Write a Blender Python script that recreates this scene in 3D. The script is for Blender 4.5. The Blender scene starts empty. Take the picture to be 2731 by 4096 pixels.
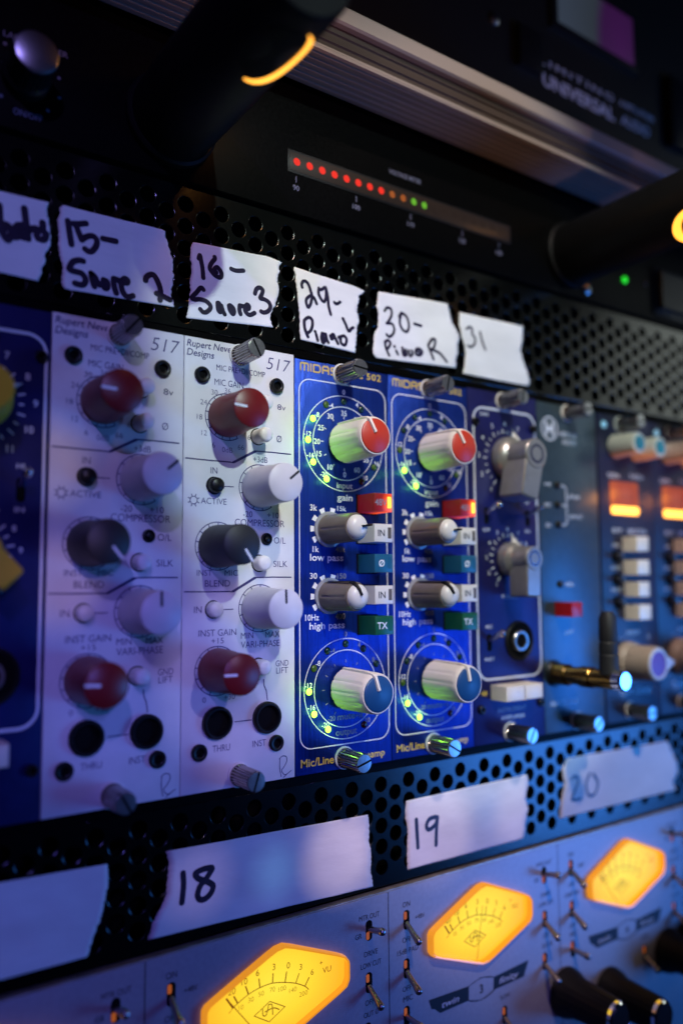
import bpy, bmesh, math, random
from mathutils import Vector, Matrix
random.seed(7)
S = 0.001                      # everything below is written in millimetres: x along the rack, h out of the rack, z up
scene = bpy.context.scene
COL = scene.collection
def V(x, h, z): return Vector((x*S, -h*S, z*S))

# ---------------------------------------------------------------- camera
cam_d = bpy.data.cameras.new('camera'); cam = bpy.data.objects.new('camera', cam_d); COL.objects.link(cam)
cam_d.sensor_fit = 'VERTICAL'; cam_d.sensor_height = 36.0; cam_d.sensor_width = 24.0; cam_d.lens = 28.216
R0 = Vector((0.82092069, -0.57099198, -0.00757506)); R1 = Vector((0.04334999, 0.07554078, -0.99619996)); R2 = Vector((0.56939442, 0.81747278, 0.08676548))
m = Matrix((R0, -R1, -R2)).transposed().to_4x4(); m.translation = Vector((-57.03*S, -217.32*S, 60.01*S))
cam.matrix_world = m
cam_d.clip_start = 0.01; cam_d.clip_end = 20
cam_d.dof.use_dof = True; cam_d.dof.focus_distance = 0.251; cam_d.dof.aperture_fstop = 4.0
scene.camera = cam
# ---------------------------------------------------------------- world, exposure
w = bpy.data.worlds.new('World'); scene.world = w; w.use_nodes = True
w.node_tree.nodes['Background'].inputs['Color'].default_value = (0.25, 0.2, 0.6, 1); w.node_tree.nodes['Background'].inputs['Strength'].default_value = 0.004
scene.view_settings.view_transform = 'Standard'; scene.view_settings.look = 'None'; scene.view_settings.exposure = 0; scene.view_settings.gamma = 1
scene.cycles.use_denoising = True
scene.cycles.max_bounces = 6; scene.cycles.sample_clamp_indirect = 3.0
# ---------------------------------------------------------------- stage lamps and added spots (all behind the camera)
def lamp(name, kind, pos, target, power, color, size, cone=None, blend=1.0):
    d = bpy.data.lights.new(name, kind); d.energy = power; d.color = color
    if kind == 'AREA': d.shape = 'DISK'; d.size = size*S
    else: d.shadow_soft_size = size*S
    if kind == 'SPOT': d.spot_size = math.radians(cone); d.spot_blend = blend
    o = bpy.data.objects.new(name, d); COL.objects.link(o)
    p = V(*pos); o.location = p; o.rotation_euler = (V(*target)-p).to_track_quat('-Z', 'Y').to_euler()
    return o
lamp('stage_spot_cyan', 'SPOT', (10, 560, 450), (146, 0, 130), 10.2, (0.78, 1.0, 0.92), 7, 21.5, 0.2)
lamp('stage_spot_pink', 'SPOT', (30, 430, 590), (166, 0, 98), 8.8, (1.0, 0.76, 0.68), 7, 20, 0.25)
lamp('stage_left_mauve', 'SPOT', (-200, 520, 380), (22, 0, 124), 4.2, (0.34, 0.27, 1.0), 7, 20, 0.25)
lamp('stage_left_low', 'SPOT', (-120, 600, 180), (40, 0, -70), 3.6, (0.20, 0.16, 1.0), 12, 29, 0.5)
lamp('stage_wash_blue', 'AREA', (740, 500, -130), (250, 0, -20), 2.6, (0.05, 0.26, 1.0), 280)
lamp('stage_blue_right', 'SPOT', (560, 460, 40), (262, 0, 18), 4.0, (0.01, 0.30, 1.0), 25, 18, 0.9)
lamp('stage_low_mauve', 'SPOT', (180, 520, 300), (145, 0, -35), 0.9, (0.36, 0.28, 1.0), 7, 17, 0.25)
lamp('added_rail_spot', 'SPOT', (140, 560, -150), (172, 8, 275), 2.2, (1.0, 0.56, 0.40), 12, 17, 0.8)  # added spot, narrowed to warm the rail and the limiter above
lamp('stage_far_warm', 'AREA', (1010, 430, 360), (260, 0, 140), 0.26, (0.90, 1.0, 0.93), 240)
for tx, tz, r, e, c, px, h in ((0, 92, 11, 1.3, (1.0, .72, .66), -60, 150), (10, 108, 13, 1.0, (.16, .30, 1.0), 20, 150), (3, 60, 11, 1.2, (1.0, .66, .66), -40, 150), (16, 22, 12, 1.0, (.16, .22, 1.0), -60, 220), (24, 76, 9, .9, (.2, .3, 1.0), 60, 240),
        (94, -27, 13, 3.0, (1.0, .72, .66), 190, 130), (70, -27, 7, 1.6, (.2, .6, 1.0), 10, 160), (45, -24, 10, 1.2, (.8, .55, .9), 60, 200), (134, -27, 17, 2.4, (1.0, .72, .72), 60, 160), (176, -27, 12, 2.0, (.9, .7, .85), 190, 160), (160, -24, 6, 1.2, (.02, .3, 1.0), 60, 130),
        (56, 34, 23, 2.2, (.62, .50, 1.0), 140, 300), (62, 8, 14, 1.2, (.85, .62, .85), 200, 260), (62, 70, 14, 1.0, (1.0, .8, .74), 20, 300)):
    lamp('added_patch_spot', 'SPOT', (px, 600, tz+h), (tx, 0, tz), e*1.7, c, 5, math.degrees(2*math.atan(r/620)), 0.1)  # added narrow spots that imitate colour patches on panels and tape
# ---------------------------------------------------------------- materials
def mat(name, color, rough=0.5, metal=0.0, spec=0.5, emis=None, estr=0.0, noise=0.0, nscale=400, bump=0.0, bscale=900, coat=0.0, trans=0.0, stretch=(1, 1, 1)):
    M = bpy.data.materials.new(name); M.use_nodes = True; nt = M.node_tree; b = nt.nodes['Principled BSDF']
    b.inputs['Base Color'].default_value = (*color, 1); b.inputs['Roughness'].default_value = rough; b.inputs['Metallic'].default_value = metal
    b.inputs['Specular IOR Level'].default_value = spec; b.inputs['Coat Weight'].default_value = coat; b.inputs['Transmission Weight'].default_value = trans
    if emis: b.inputs['Emission Color'].default_value = (*emis, 1); b.inputs['Emission Strength'].default_value = estr
    if noise or bump:
        tc = nt.nodes.new('ShaderNodeTexCoord'); mp = nt.nodes.new('ShaderNodeMapping'); nt.links.new(tc.outputs['Object'], mp.inputs[0])
        mp.inputs['Scale'].default_value = stretch
    if noise:
        n = nt.nodes.new('ShaderNodeTexNoise'); n.inputs['Scale'].default_value = nscale; n.inputs['Detail'].default_value = 4; nt.links.new(mp.outputs[0], n.inputs['Vector'])
        r = nt.nodes.new('ShaderNodeValToRGB'); r.color_ramp.elements[0].position = 0.3; r.color_ramp.elements[1].position = 0.7
        r.color_ramp.elements[0].color = (*[c*(1-noise) for c in color], 1); r.color_ramp.elements[1].color = (*[min(1, c*(1+noise)) for c in color], 1)
        nt.links.new(n.outputs['Fac'], r.inputs[0]); nt.links.new(r.outputs[0], b.inputs['Base Color'])
        mr = nt.nodes.new('ShaderNodeMapRange'); mr.inputs['To Min'].default_value = max(0.05, rough-0.1*min(1, noise*3)); mr.inputs['To Max'].default_value = min(1, rough+0.1*min(1, noise*3))
        nt.links.new(n.outputs['Fac'], mr.inputs[0]); nt.links.new(mr.outputs[0], b.inputs['Roughness'])
    if bump:
        n2 = nt.nodes.new('ShaderNodeTexNoise'); n2.inputs['Scale'].default_value = bscale; n2.inputs['Detail'].default_value = 3; nt.links.new(mp.outputs[0], n2.inputs['Vector'])
        bp = nt.nodes.new('ShaderNodeBump'); bp.inputs['Strength'].default_value = bump; bp.inputs['Distance'].default_value = 0.0003; nt.links.new(n2.outputs['Fac'], bp.inputs['Height'])
        nt.links.new(bp.outputs[0], b.inputs['Normal'])
    return M
def M_(n): return MATS[n]
MATS = dict(
 white_paint=mat('white_paint', (.66, .66, .68), .5, noise=.05, nscale=120, bump=.12, bscale=2500),
 navy_ink=mat('navy_ink', (.03, .025, .13), .5), white_ink=mat('white_ink', (.8, .8, .82), .5), gold_ink=mat('gold_ink', (.68, .48, .07), .4),
 dimmed_ink=mat('dimmed_ink', (.22, .22, .27), .5), dark_ink=mat('dark_ink', (.012, .012, .02), .5), pale_ink=mat('pale_ink', (.6, .62, .68), .5),
 blue_anodised=mat('blue_anodised', (.009, .038, .30), .34, metal=.72, noise=.22, nscale=700, bump=.35, bscale=1500, stretch=(4, 1, .05)),
 navy_paint=mat('navy_paint', (.010, .011, .10), .42, metal=.4, noise=.1, nscale=200, bump=.08, bscale=3000),
 grey_blue_paint=mat('grey_blue_paint', (.065, .10, .13), .38, metal=.65, noise=.08, nscale=300, bump=.1, bscale=3000),
 dark_paint=mat('dark_paint', (.013, .015, .045), .45, noise=.1, nscale=300, bump=.1, bscale=3000),
 black_powder=mat('black_powder', (.0015, .0015, .0016), .42, spec=.04, noise=.3, nscale=900, bump=.10, bscale=2200),
 vent_black=mat('vent_black', (.0014, .0018, .0017), .21, spec=.48, noise=.05, nscale=700, bump=.05, bscale=2000),
 black_plastic=mat('black_plastic', (.007, .007, .008), .38, spec=.3, bump=.06, bscale=3000), black_soft=mat('black_soft', (.016, .016, .018), .6, bump=.1, bscale=3000),
 tube_black=mat('tube_black', (.0035, .0035, .004), .5, spec=.12),
 dimmed_ivory=mat('dimmed_ivory', (.40, .31, .25), .45, noise=.05, nscale=200), nickel_face=mat('nickel_face', (.42, .41, .40), .30, metal=.9, noise=.12, nscale=1200), black_paint=mat('black_paint', (.008, .007, .007), .5, spec=.25, bump=.05, bscale=2500),  # ivory darkened here to imitate weaker light on the large knob
 faint_ink=mat('faint_ink', (.12, .12, .19), .5), 
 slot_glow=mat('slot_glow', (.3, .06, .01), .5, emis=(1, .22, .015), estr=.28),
 matte_black=mat('matte_black', (.006, .006, .006), .55, spec=.25, bump=.05, bscale=2500),
 deep_black=mat('deep_black', (.002, .002, .002), .8, spec=.1),
 red_knob=mat('red_knob', (.17, .007, .009), .38, noise=.06, nscale=200, bump=.05, bscale=3000), grey_knob=mat('grey_knob', (.58, .56, .60), .42, noise=.04, nscale=200, bump=.05, bscale=3000),
 black_knob=mat('black_knob', (.018, .017, .019), .5, noise=.1, nscale=200, bump=.06, bscale=3000),
 nickel=mat('nickel', (.40, .37, .35), .24, metal=1, noise=.08, nscale=900), steel=mat('steel', (.40, .39, .39), .32, metal=1, noise=.1, nscale=1500, stretch=(1, 1, 6)),
 chrome=mat('chrome', (.8, .8, .82), .12, metal=1), brass=mat('brass', (.38, .21, .05), .25, metal=1, noise=.1, nscale=500),
 white_plastic=mat('white_plastic', (.72, .70, .68), .4), ivory_plastic=mat('ivory_plastic', (.84, .73, .62), .35, noise=.03, nscale=150, bump=.04, bscale=2500),
 red_cap=mat('red_cap', (.55, .035, .014), .42, bump=.12, bscale=3500), blue_cap=mat('blue_cap', (.008, .065, .20), .4, bump=.12, bscale=3500),
 taupe_plastic=mat('taupe_plastic', (.145, .115, .09), .3, noise=.08, nscale=300, bump=.05, bscale=2500), cream_plastic=mat('cream_plastic', (.70, .66, .60), .35),
 teal_button=mat('teal_button', (.012, .10, .19), .35, bump=.05, bscale=3000), green_button=mat('green_button', (.006, .085, .04), .35, bump=.05, bscale=3000),
 smoke_lens=mat('smoke_lens', (.12, .10, .09), .25), clear_skirt=mat('clear_skirt', (.75, .75, .78), .1, trans=.6),
 led_green=mat('led_green', (.3, .8, .05), .4, emis=(.42, 1.0, .07), estr=3.4), led_dim=mat('led_dim', (.05, .10, .01), .3), led_off=mat('led_off', (.006, .03, .02), .25), led_off_red=mat('led_off_red', (.05, .004, .006), .25),
 led_red=mat('led_red', (.3, .01, .006), .4, emis=(1, .025, .010), estr=.6), led_amber_dim=mat('led_amber_dim', (.25, .06, .01), .4, emis=(1, .25, .03), estr=.07), led_green_dim=mat('led_green_dim', (.1, .3, .02), .4, emis=(.2, 1, .02), estr=.12),
 led_green_bright=mat('led_green_bright', (.1, .5, .05), .4, emis=(.02, 1, .03), estr=1.0),
 meter_smoke=mat('meter_smoke', (.022, .014, .011), .3), grey_metal_knob=mat('grey_metal_knob', (.40, .38, .37), .3, metal=.6, noise=.06, nscale=300, bump=.05, bscale=2500),
 yellow_knob=mat('yellow_knob', (.62, .36, .012), .4), red_button=mat('red_button', (.42, .008, .012), .35), teal_cap=mat('teal_cap', (.02, .26, .33), .35),
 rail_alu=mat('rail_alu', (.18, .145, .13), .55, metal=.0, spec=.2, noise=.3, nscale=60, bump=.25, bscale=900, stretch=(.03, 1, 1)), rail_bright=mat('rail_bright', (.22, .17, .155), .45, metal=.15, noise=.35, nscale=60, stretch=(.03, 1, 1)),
 rail_dark=mat('rail_dark', (.035, .022, .018), .45, metal=.1, noise=.3, nscale=80, stretch=(.02, 1, 2)),  # brown, bright and dark rail tones put the light into one aluminium
 silver_panel=mat('silver_panel', (.36, .35, .39), .42, metal=.25, noise=.06, nscale=700, bump=.2, bscale=2600), silver_edge=mat('silver_edge', (.62, .58, .52), .35, metal=.7, noise=.25, nscale=200),
 lens_amber=mat('lens_amber', (.5, .18, .015), .15, emis=(1, .36, .018), estr=.72), meter_ink=mat('meter_ink', (.16, .05, .004), .5, emis=(1, .32, .015), estr=.13),  # emission on rim and print imitates the dial's light on them
 masking_tape=mat('masking_tape', (.74, .73, .74), .65, noise=.09, nscale=90, bump=.55, bscale=420, stretch=(.35, 1, 1)),
 marker=mat('marker', (.010, .006, .028), .38, noise=.3, nscale=500), screen_glass=mat('screen_glass', (.03, .03, .04), .15),
 purple_metal=mat('purple_metal', (.40, .38, .46), .25, metal=.9), plum_reflection=mat('plum_reflection', (.22, .045, .16), .3, metal=.3), pale_led=mat('pale_led', (.5, .8, 1), .4, emis=(.25, .75, 1), estr=.25),  # plum puts a magenta reflection into the large knob's face colour
)
def graded(name, ramp, expr, strength, base=(.16, .10, .01)):
    """a back-lit face: emission graded by distance from its bulb; expr = (centre x, z in m, sx, sz)"""
    M = bpy.data.materials.new(name); M.use_nodes = True; nt = M.node_tree; b = nt.nodes['Principled BSDF']
    tc = nt.nodes.new('ShaderNodeTexCoord'); mp = nt.nodes.new('ShaderNodeMapping'); nt.links.new(tc.outputs['Object'], mp.inputs[0])
    cx, cz, sx, sz = expr
    mp.inputs['Location'].default_value = (-cx*sx, 0, -cz*sz); mp.inputs['Scale'].default_value = (sx, 0, sz)
    ln = nt.nodes.new('ShaderNodeVectorMath'); ln.operation = 'LENGTH'; nt.links.new(mp.outputs[0], ln.inputs[0])
    r = nt.nodes.new('ShaderNodeValToRGB'); nt.links.new(ln.outputs['Value'], r.inputs[0])
    els = r.color_ramp.elements
    while len(els) < len(ramp): els.new(0.5)
    for e, (p, c) in zip(els, ramp): e.position = p; e.color = (*c, 1)
    b.inputs['Base Color'].default_value = (*base, 1); b.inputs['Roughness'].default_value = .4
    nt.links.new(r.outputs[0], b.inputs['Emission Color']); b.inputs['Emission Strength'].default_value = strength
    return M
MATS['dial'] = graded('dial', [(0, (1, .80, .06)), (.4, (1, .68, .034)), (1.0, (1, .31, .010))], (.069, -.018, 1/.032, 1/.021), 1.05)
MATS['phantom_red'] = graded('phantom_red', [(0, (1, .33, .03)), (.22, (1, .10, .012)), (.5, (.20, .004, .003)), (1, (.03, .0005, .001))], (.0318, .0855, 1/.0085, 1/.012), 1.2, (.09, .004, .004))
MATS['phantom_lamp'] = mat('phantom_lamp', (.9, .4, .05), .3, emis=(1, .36, .03), estr=3.2)
MATS['lamp_glow'] = mat('lamp_glow', (.9, .4, .05), .4, emis=(1, .40, .04), estr=2.2); MATS['lamp_glow_soft'] = mat('lamp_glow_soft', (.9, .3, .03), .4, emis=(1, .22, .015), estr=.9)
MATS['comp_meter'] = graded('comp_meter', [(0, (.45, .10, .05)), (.6, (.40, .055, .012)), (1, (.55, .09, .01))], (.018, .097, 1/.011, 1/.009), .75, (.05, .012, .008))
MATS['comp_meter_lamp'] = mat('comp_meter_lamp', (.9, .4, .05), .4, emis=(1, .46, .06), estr=3.0)
MATS['screen_lit'] = graded('screen_lit', [(0, (.16, .02, .22)), (.35, (.12, .02, .17)), (.5, (.10, .13, .16)), (1, (.13, .18, .26))], (.2535, .058, 1/.04, 1/.08), .22, (.02, .02, .03))
def glass_mat():
    M = bpy.data.materials.new('clear_lens'); M.use_nodes = True; nt = M.node_tree; nt.nodes.clear()
    o = nt.nodes.new('ShaderNodeOutputMaterial'); mx = nt.nodes.new('ShaderNodeMixShader'); t = nt.nodes.new('ShaderNodeBsdfTransparent'); g = nt.nodes.new('ShaderNodeBsdfGlossy')
    g.inputs['Roughness'].default_value = .08; f = nt.nodes.new('ShaderNodeFresnel'); f.inputs['IOR'].default_value = 1.3
    nt.links.new(f.outputs[0], mx.inputs[0]); nt.links.new(t.outputs[0], mx.inputs[1]); nt.links.new(g.outputs[0], mx.inputs[2]); nt.links.new(mx.outputs[0], o.inputs[0]); return M
MATS['clear_lens'] = glass_mat()

# ---------------------------------------------------------------- mesh helpers (mm)
class MB:
    def __init__(s): s.v = []; s.f = []
    def add(s, vs, fs):
        k = len(s.v); s.v += vs; s.f += [tuple(k+i for i in f) for f in fs]; return s
    def prism(s, pts, h0, h1, inset=0.0, bev=0.0):
        """polygon (x, z) extruded from h0 to h1, the front edge chamfered by bev; convex outlines"""
        n = len(pts); cx = sum(p[0] for p in pts)/n; cz = sum(p[1] for p in pts)/n
        rings = [[(x, h0, z) for x, z in pts]]
        if bev:
            rings.append([(x, h1-bev, z) for x, z in pts])
            q = []
            for x, z in pts:
                d = math.hypot(x-cx, z-cz) or 1; k = (d-bev*1.2)/d; q.append((cx+(x-cx)*k, h1, cz+(z-cz)*k))
            rings.append(q)
        else: rings.append([(x, h1, z) for x, z in pts])
        vs = [V(*p) for r in rings for p in r]; fs = []
        for j in range(len(rings)-1):
            for i in range(n):
                a = j*n+i; b = j*n+(i+1) % n; fs.append((a, b, b+n, a+n))
        fs.append(tuple((len(rings)-1)*n+i for i in range(n))); fs.append(tuple(range(n))[::-1])
        return s.add(vs, fs)
    def box(s, x0, x1, h0, h1, z0, z1, bev=0.0):
        if not bev: return s.prism([(x0, z0), (x1, z0), (x1, z1), (x0, z1)], h0, h1)
        b = bev; rings = []
        def rect(i, h): return [(x0+i, h, z0+i), (x1-i, h, z0+i), (x1-i, h, z1-i), (x0+i, h, z1-i)]
        R = [rect(0, h0), rect(0, h1-b), rect(b*.3, h1-b*.3), rect(b, h1)]
        vs = [V(*p) for r in R for p in r]; fs = []
        for j in range(3):
            for i in range(4):
                a = j*4+i; c = j*4+(i+1) % 4; fs.append((a, c, c+4, a+4))
        fs += [(12, 13, 14, 15), (3, 2, 1, 0)]
        return s.add(vs, fs)
    def lathe(s, cx, cz, prof, n=40, fl=None):
        """revolve (r, h) about the axis out of the panel; fl(i, k) scales the radius of vertex i of ring k"""
        vs = []; fs = []
        for k, (r, h) in enumerate(prof):
            for i in range(n):
                t = 2*math.pi*i/n; q = r*(fl(i, k) if fl else 1); vs.append(V(cx+q*math.cos(t), h, cz+q*math.sin(t)))
        for k in range(len(prof)-1):
            for i in range(n):
                a = k*n+i; b = k*n+(i+1) % n; fs.append((a, b, b+n, a+n))
        if prof[-1][0] > 1e-6: fs.append(tuple((len(prof)-1)*n+i for i in range(n)))
        return s.add(vs, fs)
    def ring(s, cx, cz, r0, r1, h, a0=0, a1=360, n=48, sz=1.0):
        vs = []; fs = []
        for i in range(n+1):
            t = math.radians(a0+(a1-a0)*i/n); c, d = math.cos(t), math.sin(t)*sz
            vs += [V(cx+r0*c, h, cz+r0*d), V(cx+r1*c, h, cz+r1*d)]
        for i in range(n): fs.append((2*i, 2*i+1, 2*i+3, 2*i+2))
        return s.add(vs, fs)
    def disc(s, cx, cz, r, h, n=24, sz=1.0): return s.add([V(cx+r*math.cos(2*math.pi*i/n), h, cz+sz*r*math.sin(2*math.pi*i/n)) for i in range(n)], [tuple(range(n))])
    def poly(s, pts, h): return s.add([V(x, h, z) for x, z in pts], [tuple(range(len(pts)))])
    def stroke(s, pts, w, h=0.05, caps=True, closed=False, hf=None, wob=0.0):
        """flat ribbon of width w along points (x, z), round joins; hf(x, z) adds height"""
        if closed: pts = list(pts)+[pts[0]]
        P = []
        for (x0, z0), (x1, z1) in zip(pts, pts[1:]):
            L = math.hypot(x1-x0, z1-z0); k = max(1, int(L/1.2)) if hf else 1
            P += [(x0+(x1-x0)*i/k, z0+(z1-z0)*i/k) for i in range(k)]
        P.append(pts[-1]); f = hf or (lambda x, z: 0.0); step = .0
        for i, ((x0, z0), (x1, z1)) in enumerate(zip(P, P[1:])):
            dx, dz = x1-x0, z1-z0; L = math.hypot(dx, dz)
            if L < 1e-6: continue
            nx, nz = -dz/L*w/2, dx/L*w/2; step = (i % 7)*.0012
            q = [(x0+nx, z0+nz), (x0-nx, z0-nz), (x1-nx, z1-nz), (x1+nx, z1+nz)]
            s.add([V(x, h+step+f(x, z), z) for x, z in q], [(0, 1, 2, 3)])
        if caps:
            for j, (x, z) in enumerate(P):
                n = 12; s.add([V(x+w/2*math.cos(2*math.pi*i/n), h+.009+.0012*(j % 7)+f(x, z), z+w/2*math.sin(2*math.pi*i/n)) for i in range(n)], [tuple(range(n))])
        return s
    def tube(s, p, q, prof, n=32, fl=None):
        """solid of revolution from point p to q (x, h, z): prof = [(t along 0..1, radius)]"""
        p = V(*p); q = V(*q); ax = (q-p).normalized(); u = ax.orthogonal().normalized(); v = ax.cross(u); vs = []; fs = []
        for t, r in prof:
            for i in range(n):
                a = 2*math.pi*i/n; vs.append(p+(q-p)*t+(u*math.cos(a)+v*math.sin(a))*r*S)
        for k in range(len(prof)-1):
            for i in range(n):
                a = k*n+i; b = k*n+(i+1) % n; fs.append((a, b, b+n, a+n))
        fs += [tuple(range(n))[::-1], tuple((len(prof)-1)*n+i for i in range(n))]
        return s.add(vs, fs)
    def text(s, body, x, z, cap, w=None, align='C', h=0.06, shear=0.0, bold=0.0, space=1.0):
        vs, fs = glyphs(body, shear, bold, space)
        if not vs: return s
        k = cap/CAP; xs = [a[0] for a in vs]; lo, hi = min(xs), max(xs); kx = k if w is None else w/(hi-lo)
        ox = {'C': x-kx*(lo+hi)/2, 'L': x-kx*lo, 'R': x-kx*hi}[align]
        return s.add([V(ox+kx*a, h, z+k*b) for a, b in vs], fs)
    def build(s, name, m, parent=None, angle=35, kind=None, label=None, flip=True):
        me = bpy.data.meshes.new(name); me.from_pydata(s.v, [], s.f)
        bm = bmesh.new(); bm.from_mesh(me)
        bmesh.ops.recalc_face_normals(bm, faces=bm.faces)
        if any(e.is_boundary for e in bm.edges) and sum(f.normal.y*f.calc_area() for f in bm.faces) > 0: bmesh.ops.reverse_faces(bm, faces=bm.faces)
        bm.to_mesh(me); bm.free()
        me.materials.append(MATS[m]); me.polygons.foreach_set('use_smooth', [True]*len(me.polygons)); me.set_sharp_from_angle(angle=math.radians(angle))
        o = bpy.data.objects.new(name, me); COL.objects.link(o)
        if parent: o.parent = parent
        if kind: o['kind'] = kind
        if label: o['label'] = label
        return o
GL = {}
def glyphs(body, shear=0.0, bold=0.0, space=1.0):
    key = (body, shear, bold, space)
    if key not in GL:
        c = bpy.data.curves.new('lettering_curve', 'FONT'); c.body = body; c.shear = shear; c.offset = bold; c.resolution_u = 3; c.space_character = space; c.size = 1.0
        o = bpy.data.objects.new('lettering_curve', c); COL.objects.link(o); dg = bpy.context.evaluated_depsgraph_get(); ev = o.evaluated_get(dg); me = ev.to_mesh()
        GL[key] = ([(v.co.x, v.co.y) for v in me.vertices], [tuple(p.vertices) for p in me.polygons])
        ev.to_mesh_clear(); bpy.data.objects.remove(o); bpy.data.curves.remove(c)
    return GL[key]
CAP = max(b for a, b in glyphs('H')[0])
def thing(name, label, cat, x, z, group=None, h=0):
    o = bpy.data.objects.new(name, None); o.empty_display_size = .005; COL.objects.link(o); o.location = V(x, h, z); o['label'] = label; o['category'] = cat
    if group: o['group'] = group
    return o
def tagged(o, label, cat, group=None):
    o['label'] = label; o['category'] = cat
    if group: o['group'] = group
    return o
def rrect(x0, x1, z0, z1, r, n=6):
    out = []
    for cx, cz, a in ((x1-r, z1-r, 0), (x0+r, z1-r, 90), (x0+r, z0+r, 180), (x1-r, z0+r, 270)):
        for i in range(n+1):
            t = math.radians(a+90*i/n); out.append((cx+r*math.cos(t), cz+r*math.sin(t)))
    return out
def pol(cx, cz, r, deg): t = math.radians(deg); return (cx+r*math.cos(t), cz+r*math.sin(t))

# ---------------------------------------------------------------- common parts
def thumbscrew(t, x, z, slot=90, m='nickel', length=11.0, r=3.1):
    n = 66
    fl = lambda i, k: (0.87 if (i % 3 == 0 and 2 <= k <= 3) else 1.0)
    o = MB().lathe(x, z, [(r+.15, 0), (r+.15, 1.1), (r, 1.4), (r, length-.8), (r-.35, length-.05), (r-.5, length)], n, fl).build('thumbscrew', m, t, 30)
    f = MB().lathe(x, z, [(r-.36, length+.004), (r-.5, length+.012), (0, length+.012)], 40).build('screw_face', 'nickel_face', o)
    a = math.radians(slot); dx, dz = math.cos(a), math.sin(a); nx, nz = -dz*.32, dx*.32; L = r-.35
    MB().add([V(x+dx*L*s+nx*q, length+.04, z+dz*L*s+nz*q) for s, q in ((-1, -1), (1, -1), (1, 1), (-1, 1))], [(0, 1, 2, 3)]).build('screw_slot', 'deep_black', o)
    MB().lathe(x, z, [(r+.55, 0), (r+.55, .45), (r+.1, .5)], 32).build('washer', 'white_plastic' if m == 'nickel' else m, o)
    return o
def hex_screw(t, x, z, r=2.45):
    o = MB().lathe(x, z, [(r, 0), (r, .9), (r-.3, 1.25), (r*.62, 1.25), (r*.55, 1.15), (r*.5, .2), (0, .15)], 28).build('screw', 'black_plastic', t, 40)
    MB().disc(x, z, r*.48, .3, 6).build('hex_socket', 'deep_black', o); return o
def round_button(t, x, z, m, length=5.5, r=2.35):
    MB().disc(x, z, r+.35, .04, 28).build('button_hole', 'deep_black', t)
    return MB().lathe(x, z, [(r, 0), (r, length-1.2), (r*.93, length-.5), (r*.7, length-.1), (0, length)], 32).build('push_button', m, t, 60)
def led_light(t, x, z):
    d = bpy.data.lights.new('led_glow', 'POINT'); d.energy = .0007; d.color = (.30, 1.0, .03); d.shadow_soft_size = .0006
    o = bpy.data.objects.new('led_glow', d); COL.objects.link(o); o.parent = t; o.location = V(x, 2.7, z)
def led(t, x, z, m, r=.95, h=.55): return MB().lathe(x, z, [(r, 0), (r, h*.3), (r*.8, h*.8), (r*.4, h), (0, h+.02)], 18).build('led', m, t, 60)
def cap_knob(t, x, z, m, ang, pm, r=5.85, H=16, lab=None):
    o = MB().lathe(x, z, [(r+.55, 0.6), (r+.55, 1.6), (r+.28, 7.3), (r+.05, 8.2), (r, 15), (r-.12, H-.3), (r-.5, H), (0, H+.02)], 56).build('knob', m, t, 40, label=lab)
    MB().stroke([pol(x, z, r*.32, ang), pol(x, z, r*.92, ang)], .75, H+.06).build('pointer', pm, o); return o
def dial_scale(mb, x, z, r0, r1, a0, a1, n, lw=.28, h=.05):
    mb.ring(x, z, r0, r0+lw, h, a0, a1, 60); mb.ring(x, z, r1-lw, r1, h, a0, a1, 60)
    for i in range(n):
        a = a0+(a1-a0)*i/(n-1); mb.stroke([pol(x, z, r0, a), pol(x, z, r1, a)], lw, h+.01, caps=False)
def toggle(t, x, z, tilt, slot_h=5.2, slot_w=1.9, L=10, m='steel', glow=False):
    """bat toggle: dark slot, lever tipped up or down by tilt degrees"""
    o = MB().prism(rrect(x-slot_w/2, x+slot_w/2, z-slot_h/2, z+slot_h/2, slot_w/2-.02), -.3, .05).build('toggle_switch', 'deep_black', t)
    a = math.radians(tilt); z0 = z+math.sin(a)*2.0
    if glow: MB().prism(rrect(x-slot_w/2+.15, x+.1, z+.2 if tilt < 5 else z-slot_h/2+.4, z+slot_h/2-.5 if tilt < 5 else z-.4, .5), .04, .09).build('slot_glow', 'slot_glow', o)  # emissive amber strip stands in for meter light leaking through the slot
    MB().tube((x, 0, z0), (x, L*math.cos(a), z0+L*math.sin(a)), [(0, .85), (.6, 1.0), (.86, 1.25), (.95, 1.1), (1, .6)], 20).build('lever', m, o, 60); return o
# ---------------------------------------------------------------- the setting: dark inside of the rack
MB().box(-140, 420, -60, -55, -140, 380).build('rack_back_wall', 'deep_black', kind='structure')
MB().box(-140, 420, -55, -2.2, 133.6, 136.0).build('rack_shelf', 'black_powder', kind='structure')
MB().box(-140, 420, -55, -2.2, -3.2, -.6).build('rack_shelf', 'black_powder', kind='structure')

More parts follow.
